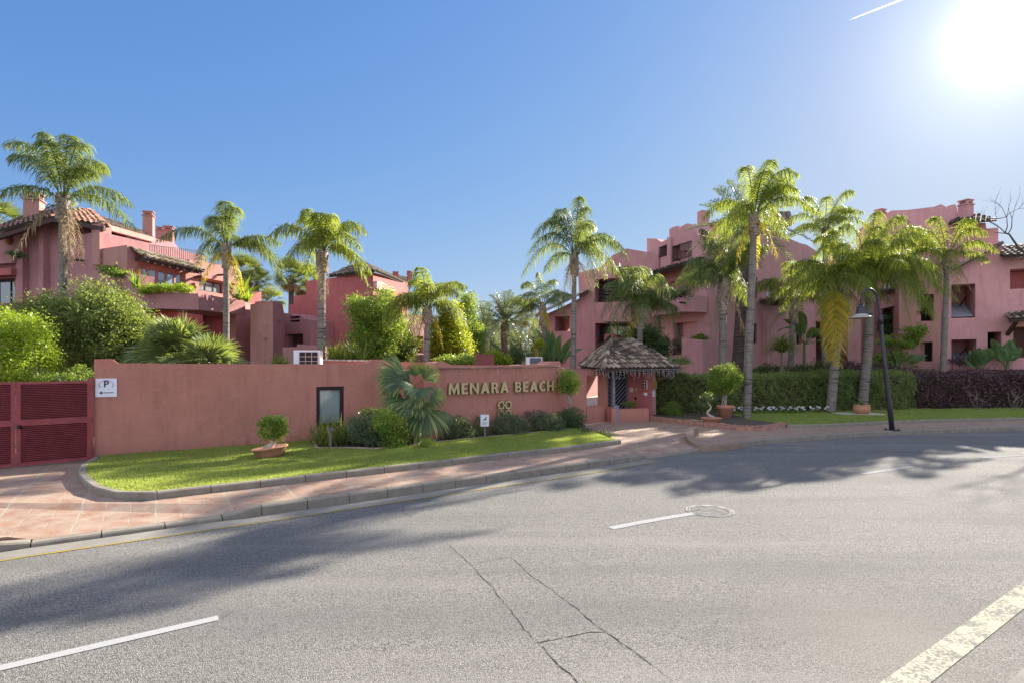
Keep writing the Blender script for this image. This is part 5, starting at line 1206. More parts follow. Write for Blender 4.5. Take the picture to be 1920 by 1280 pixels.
for k in range(-4, 12):
    a_, b_ = um, u1; z0_ = .1 + k*.17; z1_ = z0_ + (b_-a_)*1.1
    t0 = max(0, (ZP+.05-z0_)/(z1_-z0_)); t1_ = min(1, (1.70-z0_)/(z1_-z0_))
    if t1_ > t0: m.bar(Vd.pt(a_+(b_-a_)*t0, z0_+(z1_-z0_)*t0, .03), Vd.pt(a_+(b_-a_)*t1_, z0_+(z1_-z0_)*t1_, .03), .055, .03)
    z0b = z0_ + .7; z1b = z0b - (um-u0)*1.1
    if z0b < 1.7 and z1b > ZP: m.bar(Vd.pt(u0, z0b, .03), Vd.pt(um, z1b, .03), .055, .03)
m.build('door_slats', GREYP, dm)
slab('planter_wall', PL(1147, 20.6, 1216, 21.2), [(1147, None), (1147, 764), (1160, 767), (1190, 766), (1203, 765), (1217, 765), (1217, None)], (), .35, WALLM, pv)
# little things on the pavilion wall
def small_plate(px, py, w_, h, mat, label, cat, name, pl_=Vp, off=.012, t=.02):
    o = rounded_plate(name, frame_at(pl_, px, py, off), w_, h, t, mat, None, .008); tag(o, label, cat); return o
small_plate(1184.5, 730, .16, .17, CREAM, 'cream intercom plate on the red inner wall of the pavilion', 'intercom', 'intercom')
small_plate(1193.5, 729, .05, .09, CREAM, 'narrow cream bell push right of the intercom plate', 'bell', 'door_bell')
small_plate(1192, 746, .07, .10, DARK, 'small black letter slot low on the red pavilion wall', 'letter slot', 'letter_slot')
small_plate(1211, 738, .13, .11, WHITEP, 'small white paper notice under the caged lantern', 'notice', 'paper_notice')
Vf = PL(1217, qd-.02, 1231, qd+.001)
small_plate(1224.5, 737, .13, .25, WHITEP, 'taller white notice on the pavilion corner pillar', 'notice', 'paper_notice', Vf)
l1 = small_plate(1211, 720, .15, .34, CREAM, 'cream caged wall lantern on the inner pavilion wall above the small notice', 'lantern', 'wall_lantern', t=.08)
m = MB(); Mx = frame_at(Vp, 1211, 720, .1)
for yy in (-.11, 0, .11): 
    for xx in (-.04, .04): m.hexa([Mx @ Vector((xx-.025, yy-.04, 0)), Mx @ Vector((xx+.025, yy-.04, 0)), Mx @ Vector((xx+.025, yy+.04, 0)), Mx @ Vector((xx-.025, yy+.04, 0))], [Mx @ Vector((xx-.025, yy-.04, .008)), Mx @ Vector((xx+.025, yy-.04, .008)), Mx @ Vector((xx+.025, yy+.04, .008)), Mx @ Vector((xx-.025, yy+.04, .008))])
m.build('lantern_pane', DARK, l1)
y1 = small_plate(1224, 700, .16, .30, YEL, 'ochre ceramic plaque at the top of the corner pillar under the eave', 'plaque', 'ceramic_plaque', Vf, t=.05)
y2 = small_plate(1226, 720, .17, .30, YEL, 'ochre pierced clay lamp on the corner pillar below the plaque', 'lamp', 'clay_lamp', Vf, t=.10)
m = MB(); Mx = frame_at(Vf, 1226, 720, .114)
for xx, yy in ((0, 0), (.035, .05), (-.035, .05), (.035, -.05), (-.035, -.05), (0, .1), (0, -.1)): m.hexa([Mx @ Vector((xx-.014, yy-.014, 0)), Mx @ Vector((xx+.014, yy-.014, 0)), Mx @ Vector((xx+.014, yy+.014, 0)), Mx @ Vector((xx-.014, yy+.014, 0))], [Mx @ Vector((xx-.014, yy-.014, .004)), Mx @ Vector((xx+.014, yy-.014, .004)), Mx @ Vector((xx+.014, yy+.014, .004)), Mx @ Vector((xx-.014, yy+.014, .004))])
m.build('pierced_hole', DARK, y2)
# icicle light strings
WIRE = plain('pale_wire', (0.36, 0.34, 0.31), .6)
def icicles(name, a, b, n, lmin, lmax, label, seed, mat=WIRE, r=.005, bulb=.011):
    rr = random.Random(seed); m = MB(); root = empty(name, (a+b)/2, label, 'string lights'); m.tube([a, a.lerp(b, .5) - Vector((0, 0, .02)), b], .008, 4)
    g = MB()
    for i in range(n):
        p = a.lerp(b, (i+.5)/n) + Vector((rr.uniform(-.02, .02), 0, 0)); L = rr.uniform(lmin, lmax); k = max(2, int(L/.07)); path = [p]
        for j in range(k): path.append(path[-1] + Vector((rr.uniform(-.028, .028), rr.uniform(-.02, .02), -L/k)))
        m.tube(path, r, 4, False)
        for q in path[1:]: g.lathe(q - Vector((0, 0, bulb)), [(0, 0), (bulb, bulb), (0, bulb*2.2)], 5)
    m.build('wire', mat, root); g.build('bulbs', PETAL, root)
icicles('icicle_lights', c1 - Vector((.3, .1, .02)), c2 - Vector((0, .1, .02)), 46, .10, .36, 'white icicle light string hanging along the pavilion eave', 7)
icicles('icicle_lights', S.p(820, 689.5, .13), S.p(1046, 686, .13), 22, .08, .42, 'dark wired icicle light string hanging from the top of the sign wall', 9, PLAST, .004, .009)
icicles('icicle_lights', V.p(1050, 690, .03), V.p(1118, 692, .06), 10, .10, .35, 'dark wired icicle light string on the low entrance wall', 12, PLAST, .004, .009)
# air conditioners
def aircon(c, w_, h, dep, rz, label, slat):
    r = empty('air_conditioner', c, label, 'air conditioner', 'outdoor air conditioner units'); m = MB(); m.box(c, w_, dep, h, rz); m.build('casing', WHITEP, r)
    ca, sa = math.cos(rz), math.sin(rz); f_ = lambda x_, z_, o: c + Vector((x_*ca + (dep/2+o)*sa, x_*sa - (dep/2+o)*ca, z_)); m = MB()
    q = [(-w_*.28, h*.1), (w_*.42, h*.1), (w_*.42, h*.9), (-w_*.28, h*.9)]; m.hexa([f_(x_, z_, .0) for x_, z_ in q], [f_(x_, z_, .012) for x_, z_ in q]); g = m.build('fan_opening', DARKM, r); m = MB()
    for k in range(slat+1):
        x_ = -w_*.28 + w_*.70*k/slat; m.bar(f_(x_, h*.1, .02), f_(x_, h*.9, .02), .014)
    for k in range(4): m.bar(f_(-w_*.28, h*(.1+.8*k/3), .022), f_(w_*.42, h*(.1+.8*k/3), .022), .014)
    m.build('grille', CREAM if slat < 5 else GREYP, g)
aircon(P(578, 681, 16.6) + Vector((0, 0, -.12)), .74, .50, .36, .12, 'large white air conditioner unit on the roof behind the long wall above its window', 3)
aircon(P(1001, 683, 21.5) + Vector((0, 0, -.06)), .60, .34, .30, .1, 'smaller white air conditioner unit with vertical grille behind the sign wall', 14)
rf = empty('guardhouse_roof', Vector((-3.5, 17, 1.9)), 'flat roof slab behind the boundary and sign walls carrying the air conditioners', 'roof')
m = MB(); pq = [Vector((-5.6, 15.6, 1.9)), Vector((1.3, 19.2, 1.9)), Vector((.9, 23, 1.9)), Vector((-6.6, 17.6, 1.9))]; m.hexa(pq, [p + Vector((0, 0, .17)) for p in pq]); m.build('slab', WALLM, rf)
# ---------------------------------------------------------------- street lamp
dl = G(1673, 806, ZP).y; LPt = lambda px, py, dd=0: P(px, py, dl+dd)
sl_ = empty('street_lamp', G(1673, 806, ZP), 'leaning dark metal street lamp with curved neck and bell shade on the right pavement', 'lamp')
m = MB(); m.tube([LPt(1673, 806), LPt(1668, 760), LPt(1660, 690), LPt(1651.5, 604)], [.078, .072, .062, .054], 10); m.tube([LPt(1651.5, 606), LPt(1650.5, 592)], [.072, .072], 10); m.build('pole', LAMPM, sl_, smooth=True)
m = MB(); m.tube(smooth_poly([LPt(1651, 598), LPt(1648, 575), LPt(1645, 556), LPt(1639, 546), LPt(1630, 542), LPt(1621, 546), LPt(1616, 556), LPt(1615, 573)], 5), .034, 8); m.build('neck', LAMPM, sl_, smooth=True)
c = LPt(1615, 573); sc_ = dl/F
m = MB(); m.lathe(c, [(0, .02), (4*sc_, 0), (5.5*sc_, -2*sc_), (7*sc_, -3*sc_), (7.5*sc_, -8*sc_), (8.5*sc_, -12*sc_), (10*sc_, -16*sc_), (10.5*sc_, -17*sc_)], 20); m.build('lamp_housing', LAMPM, sl_, smooth=True)
m = MB(); m.lathe(c, [(10*sc_, -16*sc_), (12*sc_, -18.5*sc_), (16*sc_, -21*sc_), (21*sc_, -23.2*sc_), (21*sc_, -23.6*sc_), (15*sc_, -22*sc_), (4*sc_, -19*sc_)], 28); m.build('lamp_shade', OFFW, sl_, smooth=True)
b = G(1673, 806, ZP); m = MB(); m.box(b, .34, .34, .02, .3)
for q in range(4): a_ = .3 + math.pi/4 + q*math.pi/2; m.lathe(b + Vector((math.cos(a_)*.17, math.sin(a_)*.17, .02)), [(.022, 0), (.022, .05), (0, .06)], 6)
m.build('base_plate', LAMPM, sl_)
# ---------------------------------------------------------------- pots
def pot(m, c, r, h, top=1.0, rim=.05, bowl=False):
    if bowl: prof = [(0, 0), (r*.55, 0), (r*.80, h*.35), (r*.93, h*.8), (r, h*.84), (r*1.03, h*.95), (r*.98, h), (r*.88, h*.93), (0, h*.88)]
    else: prof = [(0, 0), (r*.70, 0), (r*.93, h*.74), (r*1.0, h*.76), (r*1.03, h*.97), (r*1.0, h), (r*.92, h*.96), (r*.88, h*.88), (0, h*.86)]
    m.lathe(c, prof, 28)
# bonsai on the left lawn
bl = G(508, 858, ZP+.06); r = empty('potted_bonsai', bl, 'ficus bonsai with cube-clipped crown in a tilted terracotta bowl on the left lawn', 'potted plant')
m = MB(); pot(m, (0, 0, 0), .37, .25, bowl=True); o = m.build('bowl', TERRA, None, smooth=True); o.data.transform(Matrix.Translation(bl) @ Matrix.Rotation(R(-7), 4, 'Y')); o.parent = r; o.matrix_parent_inverse = Matrix.Translation(bl).inverted()
top_ = lambda px, py: P(px, py, bl.y)
m = MB(); m.tube([top_(500, 842), top_(506, 835), top_(513, 828), top_(511, 818)], [.10, .07, .055, .04], 8); m.tube([top_(508, 834), top_(517, 824), top_(524, 815)], [.03, .025, .02], 6); m.tube([top_(511, 822), top_(500, 812), top_(490, 806)], [.025, .02, .01], 6); m.build('trunk', BARKL, r, smooth=True)
rg = np.random.default_rng(4); bb = []
for px_, py_, rx_, rz_ in ((500, 789, 14, 9), (514, 786, 15, 9), (526, 790, 11, 10), (524, 806, 12, 12), (510, 810, 12, 9), (496, 811, 9, 8), (532, 800, 6, 16), (489, 800, 5, 12), (502, 820, 8, 5), (520, 818, 10, 6), (512, 798, 10, 10)):
    c = top_(px_, py_); k = bl.y/F; bb.append(((c.x, c.y, c.z), (rx_*k, .15, rz_*k), rx_*rz_))
quads('foliage', leaf_cloud(rg, bb, 5200, .042, .55, .034, 9), L_MID, r)
# big terracotta pot with braided ficus
bf = G(1360, 783, ZP+.08); r = empty('potted_tree', bf, 'ball-clipped ficus with braided trunk in a tall terracotta pot beside the hedge', 'potted plant')
m = MB(); pot(m, bf, 16*bf.y/F, 24*bf.y/F); m.build('pot', TERRA, r, smooth=True)
k = bf.y/F; m = MB()
for s in range(5):
    path = []; rad_ = []
    for i in range(13): t = i/12; a_ = s*1.257 + t*3.4; q = P(1357 + 2*math.sin(t*2), 761 - 32*t, bf.y); path.append(q + Vector((math.cos(a_)*4.0*k*(1-.2*t), math.sin(a_)*4.0*k, 0))); rad_.append(.022-.006*t)
    m.tube(path, rad_, 6)
c0 = P(1357, 730, bf.y)
for s in range(9): a_ = s*.7; m.tube([c0, c0 + Vector((math.cos(a_)*.12, math.sin(a_)*.12, .25)), c0 + Vector((math.cos(a_)*.4, math.sin(a_)*.4, .55))], [.02, .015, .006], 5)
m.build('trunk', BARKL, r, smooth=True)
c = P(1357, 708, bf.y); quads('foliage', leaf_cloud(rg, [((c.x, c.y, c.z), (27*k, 27*k, 25*k), 6), ((c.x-.1, c.y, c.z-.35), (20*k, 20*k, 14*k), 2), ((c.x+.5, c.y, c.z-.05), (8*k, .2, 9*k), 1)], 12000, .062, .5, .07, 16), L_MID, r)
# S-shaped bonsai in a bowl
bs = G(1334, 793, ZP+.10); r = empty('potted_bonsai', bs, 'dark bonsai with S-bent trunk in a wide shallow bowl left of the tall pot', 'potted plant')
m = MB(); pot(m, bs, 19*bs.y/F, 11*bs.y/F, bowl=True); m.build('bowl', TERRA, r, smooth=True)
m = MB(); q = lambda px, py: P(px, py, bs.y); m.tube(smooth_poly([q(1338, 782), q(1330, 778), q(1326, 773), q(1331, 767), q(1333, 762), q(1328, 756), q(1326, 748)], 4), [.05]*6+[.04]*8+[.028]*11, 8); m.build('trunk', BARKL, r, smooth=True)
bb = []; k = bs.y/F
for px_, py_, rx_, rz_ in ((1322, 748, 10, 5), (1338, 746, 10, 4), (1330, 740, 12, 5), (1316, 756, 6, 5)): c = q(px_, py_); bb.append(((c.x, c.y, c.z), (rx_*k, .2, rz_*k), rx_*rz_))
quads('foliage', leaf_cloud(rg, bb, 1800, .045, .5, .05, 14), L_DARK, r)
# agave pot on a paving slab by the leaning palm
ba = G(1616, 775, ZP+.10); r = empty('potted_agave', ba, 'small agave in a round pinkish pot at the foot of the thick palm trunk', 'potted plant')
m = MB(); m.lathe(ba, [(0, 0), (.20, 0), (.30, .12), (.32, .25), (.29, .33), (.31, .37), (.27, .36), (0, .33)], 24); m.build('pot', TERRA, r, smooth=True)
strap_plant('', '', '', (ba.x, ba.y, ba.z+.33), 26, .34, L_GREY, 3, .05, .3, droop=.1, root=r)
m = MB(); m.box((ba.x-.1, ba.y+.1, ZP+.05), 1.7, .9, .06, .05); o = m.build('stone_slab', STONE); tag(o, 'flat grey stone slab in the grass under the agave pot', 'slab')
o = quads('dry_leaf_litter', leaf_cloud(rg, [((ba.x+1.4, ba.y+.5, ZP+.1), (.35, .2, .05), 1)], 120, .07, .4, .1, 10), L_DEAD); tag(o, 'brown dry leaf litter right of the agave pot', 'leaf litter', kind='stuff')
# ================================================================ PALMS
QG = 'queen palms'
r_, hub = queen(115, 18, 118, 388, 115, .13, [(-105, -115, .55), (-60, -25, .3), (-38, -135, .5), (60, -100, .7), (100, -62, .55), (65, -30, .45), (128, 40, .38, .2), (30, -95, .4), (-40, 10, .3), (-15, -60, .4), (85, -90, .6)], 1, 'tall queen palm with grey trunk and one dry hanging frond, leftmost', L_QUEEN, 2.4, 7, boot_h=.85)
# dry hanging fronds
feather_crown('dry_frond', hub + Vector((.15, -.1, -.1)), [(np.array(P(128, 525, 17.7)), .12), (np.array(P(134, 500, 17.6)), .15)], L_DEAD, r_, 71, ll=.38, n=60, droop=1.1, lw=.03, ribmat=BARK)
queen(426, 21, 424, 476, 424, .112, [(-98, -15, .55), (-58, -50, .75), (-30, -75, .5), (20, -85, .35), (50, -60, .6), (88, 20, .55), (60, 0, .5), (-20, -30, .4), (10, -45, .4), (98, 45, .55), (-85, 15, .5)], 2, 'queen palm in front of the curved balconies, second from the left', L_QUEEN, 2.3, 6, boot_h=.95)
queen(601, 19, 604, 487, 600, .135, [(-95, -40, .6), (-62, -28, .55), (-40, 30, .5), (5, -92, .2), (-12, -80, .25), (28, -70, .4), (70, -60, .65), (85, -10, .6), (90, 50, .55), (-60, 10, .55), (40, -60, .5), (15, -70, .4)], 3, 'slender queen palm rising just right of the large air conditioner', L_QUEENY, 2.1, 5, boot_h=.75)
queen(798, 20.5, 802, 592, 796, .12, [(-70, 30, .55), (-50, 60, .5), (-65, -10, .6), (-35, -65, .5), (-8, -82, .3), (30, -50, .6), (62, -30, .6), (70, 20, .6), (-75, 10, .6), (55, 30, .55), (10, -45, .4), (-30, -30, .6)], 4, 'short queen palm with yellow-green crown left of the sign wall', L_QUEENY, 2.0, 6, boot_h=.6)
queen(1075, 22.8, 1077, 492, 1074, .11, [(-98, 20, .65), (-80, -30, .75), (-40, -70, .6), (10, -118, .35), (25, -105, .4), (45, -75, .6), (80, -10, .6), (90, -2, .55), (30, 55, .6), (50, -40, .6), (-60, -50, .7), (70, 20, .7), (-88, -5, .7)], 5, 'tall queen palm against the gabled block above the entrance wall', L_QUEEN, 2.7, 7, boot_h=.95)
queen(1200, 26, 1200, 590, 1200, .135, [(-70, 55, .75), (-62, 0, .9), (-45, -50, .9), (-20, -90, .5), (22, -85, .6), (35, -20, 1.0), (70, 60, .8), (55, 20, .9), (-40, -30, .8), (10, -50, .7), (-20, -70, .6), (60, 45, .8)], 6, 'bushy drooping queen palm directly behind the pavilion roof', L_QUEEN, 2.7, 13, boot_h=1.1, ll=.75)
queen(1353, 25, 1356, 545, 1354, .165, [(-95, -20, .7), (-100, 10, .75), (-85, 30, .7), (-40, -115, .3), (0, -135, .2), (35, -110, .4), (50, -60, .7), (48, 20, .8), (-50, -70, .6), (30, -70, .5), (60, -10, .7), (-60, 5, .6)], 7, 'queen palm with shaggy leaf bases behind the ball-clipped ficus', L_QUEEN, 3.0, 11, boot_h=1.6, ll=.75)
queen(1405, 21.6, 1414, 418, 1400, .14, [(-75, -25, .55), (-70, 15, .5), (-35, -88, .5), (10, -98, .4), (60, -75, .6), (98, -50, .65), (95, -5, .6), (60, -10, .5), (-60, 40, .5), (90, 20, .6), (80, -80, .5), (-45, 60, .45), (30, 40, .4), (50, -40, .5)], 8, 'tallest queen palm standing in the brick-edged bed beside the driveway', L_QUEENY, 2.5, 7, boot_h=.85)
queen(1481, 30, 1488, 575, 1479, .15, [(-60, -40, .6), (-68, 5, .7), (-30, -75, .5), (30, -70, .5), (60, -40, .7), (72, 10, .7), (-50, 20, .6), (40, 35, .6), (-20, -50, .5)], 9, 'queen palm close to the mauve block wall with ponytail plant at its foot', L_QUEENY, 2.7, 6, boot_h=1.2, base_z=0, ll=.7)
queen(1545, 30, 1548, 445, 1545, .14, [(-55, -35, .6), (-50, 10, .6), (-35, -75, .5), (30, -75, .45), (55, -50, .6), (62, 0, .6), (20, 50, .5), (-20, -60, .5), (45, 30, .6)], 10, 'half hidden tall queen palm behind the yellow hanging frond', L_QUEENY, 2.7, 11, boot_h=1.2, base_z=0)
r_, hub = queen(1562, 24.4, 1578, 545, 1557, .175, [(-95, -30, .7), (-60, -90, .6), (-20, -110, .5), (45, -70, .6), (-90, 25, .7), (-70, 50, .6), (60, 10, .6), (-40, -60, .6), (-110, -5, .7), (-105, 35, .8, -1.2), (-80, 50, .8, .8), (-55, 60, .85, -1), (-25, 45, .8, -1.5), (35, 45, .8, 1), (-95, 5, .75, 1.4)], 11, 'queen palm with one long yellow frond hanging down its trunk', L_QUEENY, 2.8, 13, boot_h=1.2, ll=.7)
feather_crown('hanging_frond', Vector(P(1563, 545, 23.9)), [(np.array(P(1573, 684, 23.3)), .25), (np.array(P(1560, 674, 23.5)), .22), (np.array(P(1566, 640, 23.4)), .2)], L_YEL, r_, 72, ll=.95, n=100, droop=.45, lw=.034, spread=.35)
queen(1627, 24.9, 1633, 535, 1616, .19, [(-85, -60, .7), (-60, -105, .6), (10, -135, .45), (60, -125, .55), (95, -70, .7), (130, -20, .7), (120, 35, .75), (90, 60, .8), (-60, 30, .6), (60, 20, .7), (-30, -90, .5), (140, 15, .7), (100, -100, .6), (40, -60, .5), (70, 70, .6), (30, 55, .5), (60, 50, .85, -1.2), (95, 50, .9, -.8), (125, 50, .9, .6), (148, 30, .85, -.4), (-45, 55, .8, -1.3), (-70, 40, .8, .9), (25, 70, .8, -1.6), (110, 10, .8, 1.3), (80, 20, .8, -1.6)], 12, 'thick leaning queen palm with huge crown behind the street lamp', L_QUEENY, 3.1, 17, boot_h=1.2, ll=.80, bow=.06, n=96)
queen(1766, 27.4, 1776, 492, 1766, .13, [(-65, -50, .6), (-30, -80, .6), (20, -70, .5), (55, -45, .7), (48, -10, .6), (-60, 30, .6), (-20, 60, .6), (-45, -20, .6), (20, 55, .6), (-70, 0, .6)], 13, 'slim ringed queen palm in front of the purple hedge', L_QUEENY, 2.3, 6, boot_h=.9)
queen(1022, 31, 1018, 585, 1030, .16, [(-50, -10, .7), (-40, -50, .6), (-10, -72, .4), (25, -60, .5), (45, -25, .7), (40, 15, .6), (-55, 20, .7), (-35, 30, .7)], 14, 'queen palm with pale shaggy leaning trunk at the corner of the gabled block', L_QUEEN, 2.3, 6, boot_h=1.3, base_z=0)
# date palms
def date_palm(px, d, hx, hy, basex, rad, R_, seed, label, nf=34, mat=L_DATE, low=-.6, tmat=T_DARK, group='date palms', explicit=()):
    hub = P(hx, hy, d); base = Vector(((basex-960)/F*d, d, 0)); root = empty('date_palm', base, label, 'palm tree', group); rr = random.Random(seed)
    palm_trunk([base, base.lerp(hub, .5), hub], [rad*1.05, rad, rad*1.1], tmat, root, seed=seed, rough=.06); tips = []
    for e in explicit: tips.append((px_tip(hub, d, e[0], e[1], e[2] if len(e) > 2 else 0), .15*R_))
    for i in range(nf):
        a = i*2.399; s = low + (1-low)*((i+.5)/nf); el = s*1.4; hr = math.cos(el)*R_; tips.append((np.array([hub.x+math.cos(a)*hr, hub.y+math.sin(a)*hr, hub.z+math.sin(el)*R_*.9 - .2*R_*(1-abs(s))]), .22*R_*(1 if s < .8 else .3)))
    feather_crown('crown', hub, tips, mat, root, seed, ll=R_*.17, n=46, droop=.12, spread=.22, lw=.035*R_/2.6, rib=.03, bare=.12, vfold=.25)
date_palm(1378, 28.5, 1398, 440, 1378, .27, 3.1, 21, 'date palm with dark trunk and stiff grey fronds behind the tallest queen palm', 20, low=-.45, explicit=((-85, -55), (-60, -85), (-35, -100), (80, 10), (75, -20), (-70, -20)))
date_palm(947, 44, 947, 607, 947, .30, 2.9, 22, 'far date palm in the middle of the garden gap above the sign wall', 40)
date_palm(912, 50, 910, 620, 912, .3, 2.9, 23, 'far hazy date palm behind the yellow-green tree', 34)
date_palm(1000, 52, 1003, 640, 1002, .25, 2.4, 24, 'far low date palm left of the gabled block', 26)
# washingtonias
fan_palm((-(960-457)/F*46, 46, 0), P(457, 515, 46), .2, 34, 1.0, 1.0, L_WASH, 'washingtonia palm showing above the curved buttress, left one', 31, 'washingtonia_palm', group='washingtonia palms', skirt=16, blades=20)
fan_palm((-(960-478)/F*48, 48, 0), P(481, 535, 48), .2, 30, .9, .9, L_WASH, 'lower washingtonia palm just right of the balcony facade edge', 32, 'washingtonia_palm', group='washingtonia palms', skirt=14, blades=20)
fan_palm((-(960-545)/F*48, 48, 0), P(546, 522, 48), .22, 34, 1.0, 1.0, L_WASH, 'washingtonia palm with thin trunk at the left edge of the deep pink villa', 33, 'washingtonia_palm', group='washingtonia palms', skirt=14, blades=20)
fan_palm((-(960-573)/F*50, 50, 0), P(573, 532, 50), .2, 34, 1.1, 1.1, L_WASH, 'washingtonia palm with dry skirt behind the slender queen palm', 34, 'washingtonia_palm', group='washingtonia palms', skirt=22, blades=20)
fan_palm(((978-960)/F*46, 46, 0), P(977, 590, 46), .13, 28, .85, .9, L_WASH, 'thin-trunked washingtonia palm right of the middle date palm', 35, 'washingtonia_palm', group='washingtonia palms', skirt=12, blades=18)
fan_palm((-(960+4)/F*40, 40, 0), P(-4, 418, 40), .2, 26, 1.1, .9, L_WASH, 'washingtonia palm peeking over the roof at the left edge', 36, 'washingtonia_palm', group='washingtonia palms', blades=20)
fan_palm(P(520, 700, 40), P(510, 567, 40), .15, 16, .8, .5, L_WASH, 'small dark palm top peeking over the buttress tower', 37, 'washingtonia_palm', group='washingtonia palms', blades=18)
# fan palms in the garden and by the sign
fan_palm(P(330, 760, 16.5), P(338, 682, 16.5), .12, 30, .95, .62, L_FAN, 'large fan palm with long split leaves behind the long wall', 41, group='fan palms', low=-.2, frontbias=.5, blades=36)
fan_palm(P(395, 770, 16), P(398, 700, 15.8), .1, 24, .80, .45, L_FAN, 'lower fan palm with yellow-edged leaves right of the large fan palm', 42, group='fan palms', low=0, frontbias=.4, blades=32)
fan_palm(P(300, 770, 17.5), P(282, 672, 17.5), .1, 20, .90, .55, L_FAN, 'darker fan palm between the round tree and the large fan palm', 43, group='fan palms', low=0, blades=30)
bp = G(772, 838, ZP); hp = P(766, 733, bp.y+.15)
rt = empty('fan_palm', bp + Vector((0, .3, 0)), 'fan palm with drooping fingered leaves against the left end of the sign wall', 'palm tree', 'fan palms')
palm_trunk([bp + Vector((0, .3, -.1)), (bp + Vector((0, .3, 0))).lerp(hp, .5), hp], [.13, .11, .10], T_DARK, rt, seed=44)
S_ = []; m = MB(); rg_ = np.random.default_rng(44)
for cx, cy, dx, dz, tw, sz in ((762, 706, -.95, .08, .15, .84), (758, 714, -.92, -.12, .3, .70), (755, 742, -.9, -.35, .4, .66), (768, 748, -.5, -.8, .6, .78), (785, 740, 0, -.9, .8, .50), (805, 742, .9, -.3, .3, .48), (800, 765, .3, -.95, .5, .85), (785, 770, -.1, -1, .5, .70),
                               (795, 712, .5, .6, 0, .48), (780, 706, -.1, 1, 0, .40), (778, 725, -.3, -.4, .8, .50), (790, 728, .4, -.5, .8, .50), (765, 765, -.7, -.7, .5, .50), (772, 755, -.2, -.6, .8, .55), (788, 755, .3, -.6, .8, .55), (770, 720, -.6, .3, .5, .5)):
    c_ = np.array(P(cx, cy, bp.y + .15 - tw*.8)); S_.append(fan_leaf(c_, (dx, -tw, dz), sz, rg_, 30, arc=2.0, droop=.6, nv=(rg_.normal(0, .3), -1.0, .45 + rg_.normal(0, .3))))
    m.tube([hp, hp.lerp(Vector(c_), .5) + Vector((0, 0, .04)), c_], [.018, .014, .01], 4, False)
o = strips('crown', np.concatenate(S_), leafm('dark_fan_palm_leaf', (0.035, 0.065, 0.035), (0.10, 0.16, 0.06), 0.28, 0.4, (0.36, 0.36, 0.12)), rt); m.build('leaf_stalks', STALK, o)
fan_palm(P(1262, 740, 24), P(1268, 697, 24), .06, 7, .55, .35, L_FAN, 'sunlit fan leaf poking out behind the right corner of the pavilion roof', 46, group='fan palms', low=-.2, blades=22)
# ================================================================ SHRUBS AND TREES
bush('lime_shrub', 'bright lime green leafy shrub behind the crimson gate at the left edge', 'shrub', [(20, 640, 60, 55), (-20, 690, 60, 50), (60, 675, 32, 50), (50, 615, 28, 30), (-30, 610, 50, 40)], 14.5, 26000, .075, L_LIME, 51, clump=.12, ry=.8)
bush('round_tree', 'broad round olive-green tree in front of the left apartment house', 'tree', [(120, 620, 62, 60), (195, 590, 50, 45), (190, 560, 28, 35), (235, 640, 45, 60), (150, 665, 60, 45), (95, 590, 45, 35), (235, 590, 32, 30)], 17, 42000, .095, L_OLIVE, 52, rad=.09, clump=.17, ry=1.1, stems=3)
strap_plant('dwarf_plant', 'small green rosette plant peeking over the gate beside the wall end', 'plant', P(85, 720, 13.6), 60, .45, L_MID, 53, .05, 1.5, droop=.5)
bush('low_hedge', 'low bright green clipped hedge just above the crimson gate', 'hedge', [(110, 708, 30, 7), (150, 700, 12, 14)], 13.6, 2500, .05, L_MID, 54, clump=.05, ry=.4)
bush('feathery_shrub', 'sunlit light green layered shrub in front of the deep pink villa', 'shrub', [(690, 590, 24, 28), (668, 575, 12, 20), (722, 575, 18, 35), (690, 635, 30, 40), (715, 640, 30, 35), (735, 610, 22, 30)], 21.5, 24000, .13, L_MID, 55, aspect=.28, clump=.16, ry=.9, flat=.6)
bush('dark_shrub', 'dark shaded round shrub under the layered shrub, right side', 'shrub', [(755, 650, 26, 25), (748, 690, 16, 14)], 22.5, 5000, .11, L_DARK, 56, clump=.12, ry=.6)
bush('golden_shrub', 'yellow-green leafy tree right of the short queen palm', 'tree', [(838, 625, 26, 38), (850, 650, 26, 30), (822, 650, 18, 28), (845, 590, 16, 25), (868, 650, 14, 30)], 22, 20000, .11, L_GOLD, 57, clump=.14, ry=.8)
bush('slender_tree', 'airy green tree with fine leaves behind the yellow-green tree', 'tree', [(874, 600, 16, 42), (886, 640, 20, 35), (880, 565, 9, 18), (893, 620, 12, 14)], 27, 13000, .10, L_MID, 58, clump=.15, ry=.8)
bush('low_green_plant', 'bright green plants just behind the left end of the sign wall', 'plant', [(845, 678, 30, 10), (875, 676, 12, 12)], 19.5, 3500, .10, L_MID, 59, clump=.08, ry=.4, aspect=.3)
bush('distant_tree', 'distant olive-green tree mass behind the far date palms', 'tree', [(925, 640, 45, 40), (985, 650, 40, 32), (1030, 655, 30, 28), (900, 660, 40, 30)], 60, 16000, .28, L_DARK, 60, clump=.45, ry=3, z=0)
bush('garden_bush', 'lime green bush above the sign wall left of the small air conditioner', 'shrub', [(930, 672, 14, 14), (918, 665, 8, 8), (948, 676, 8, 8)], 30, 3500, .12, L_LIME, 61, clump=.12, ry=.6, z=0)
bush('garden_bush', 'dark green clipped bush between the small air conditioner and the paddle-leaved plant', 'shrub', [(965, 668, 16, 16), (1035, 672, 22, 12)], 31, 4000, .12, L_DARK, 62, clump=.12, ry=.8, z=0)
bush('young_tree', 'thin young tree with pinkish yellow leaves above the small air conditioner', 'tree', [(1010, 655, 5, 20), (1014, 645, 4, 10)], 27, 900, .11, L_GOLD, 63, clump=.10, ry=.2, rad=.02)
strap_plant('strappy_plant', 'left clump of strappy leaves on the roof parapet by the villa', 'plant', P(632, 676, 18.8), 150, .75, L_STRAP, 64, .03, 3.5, droop=.35, group='strappy plants')
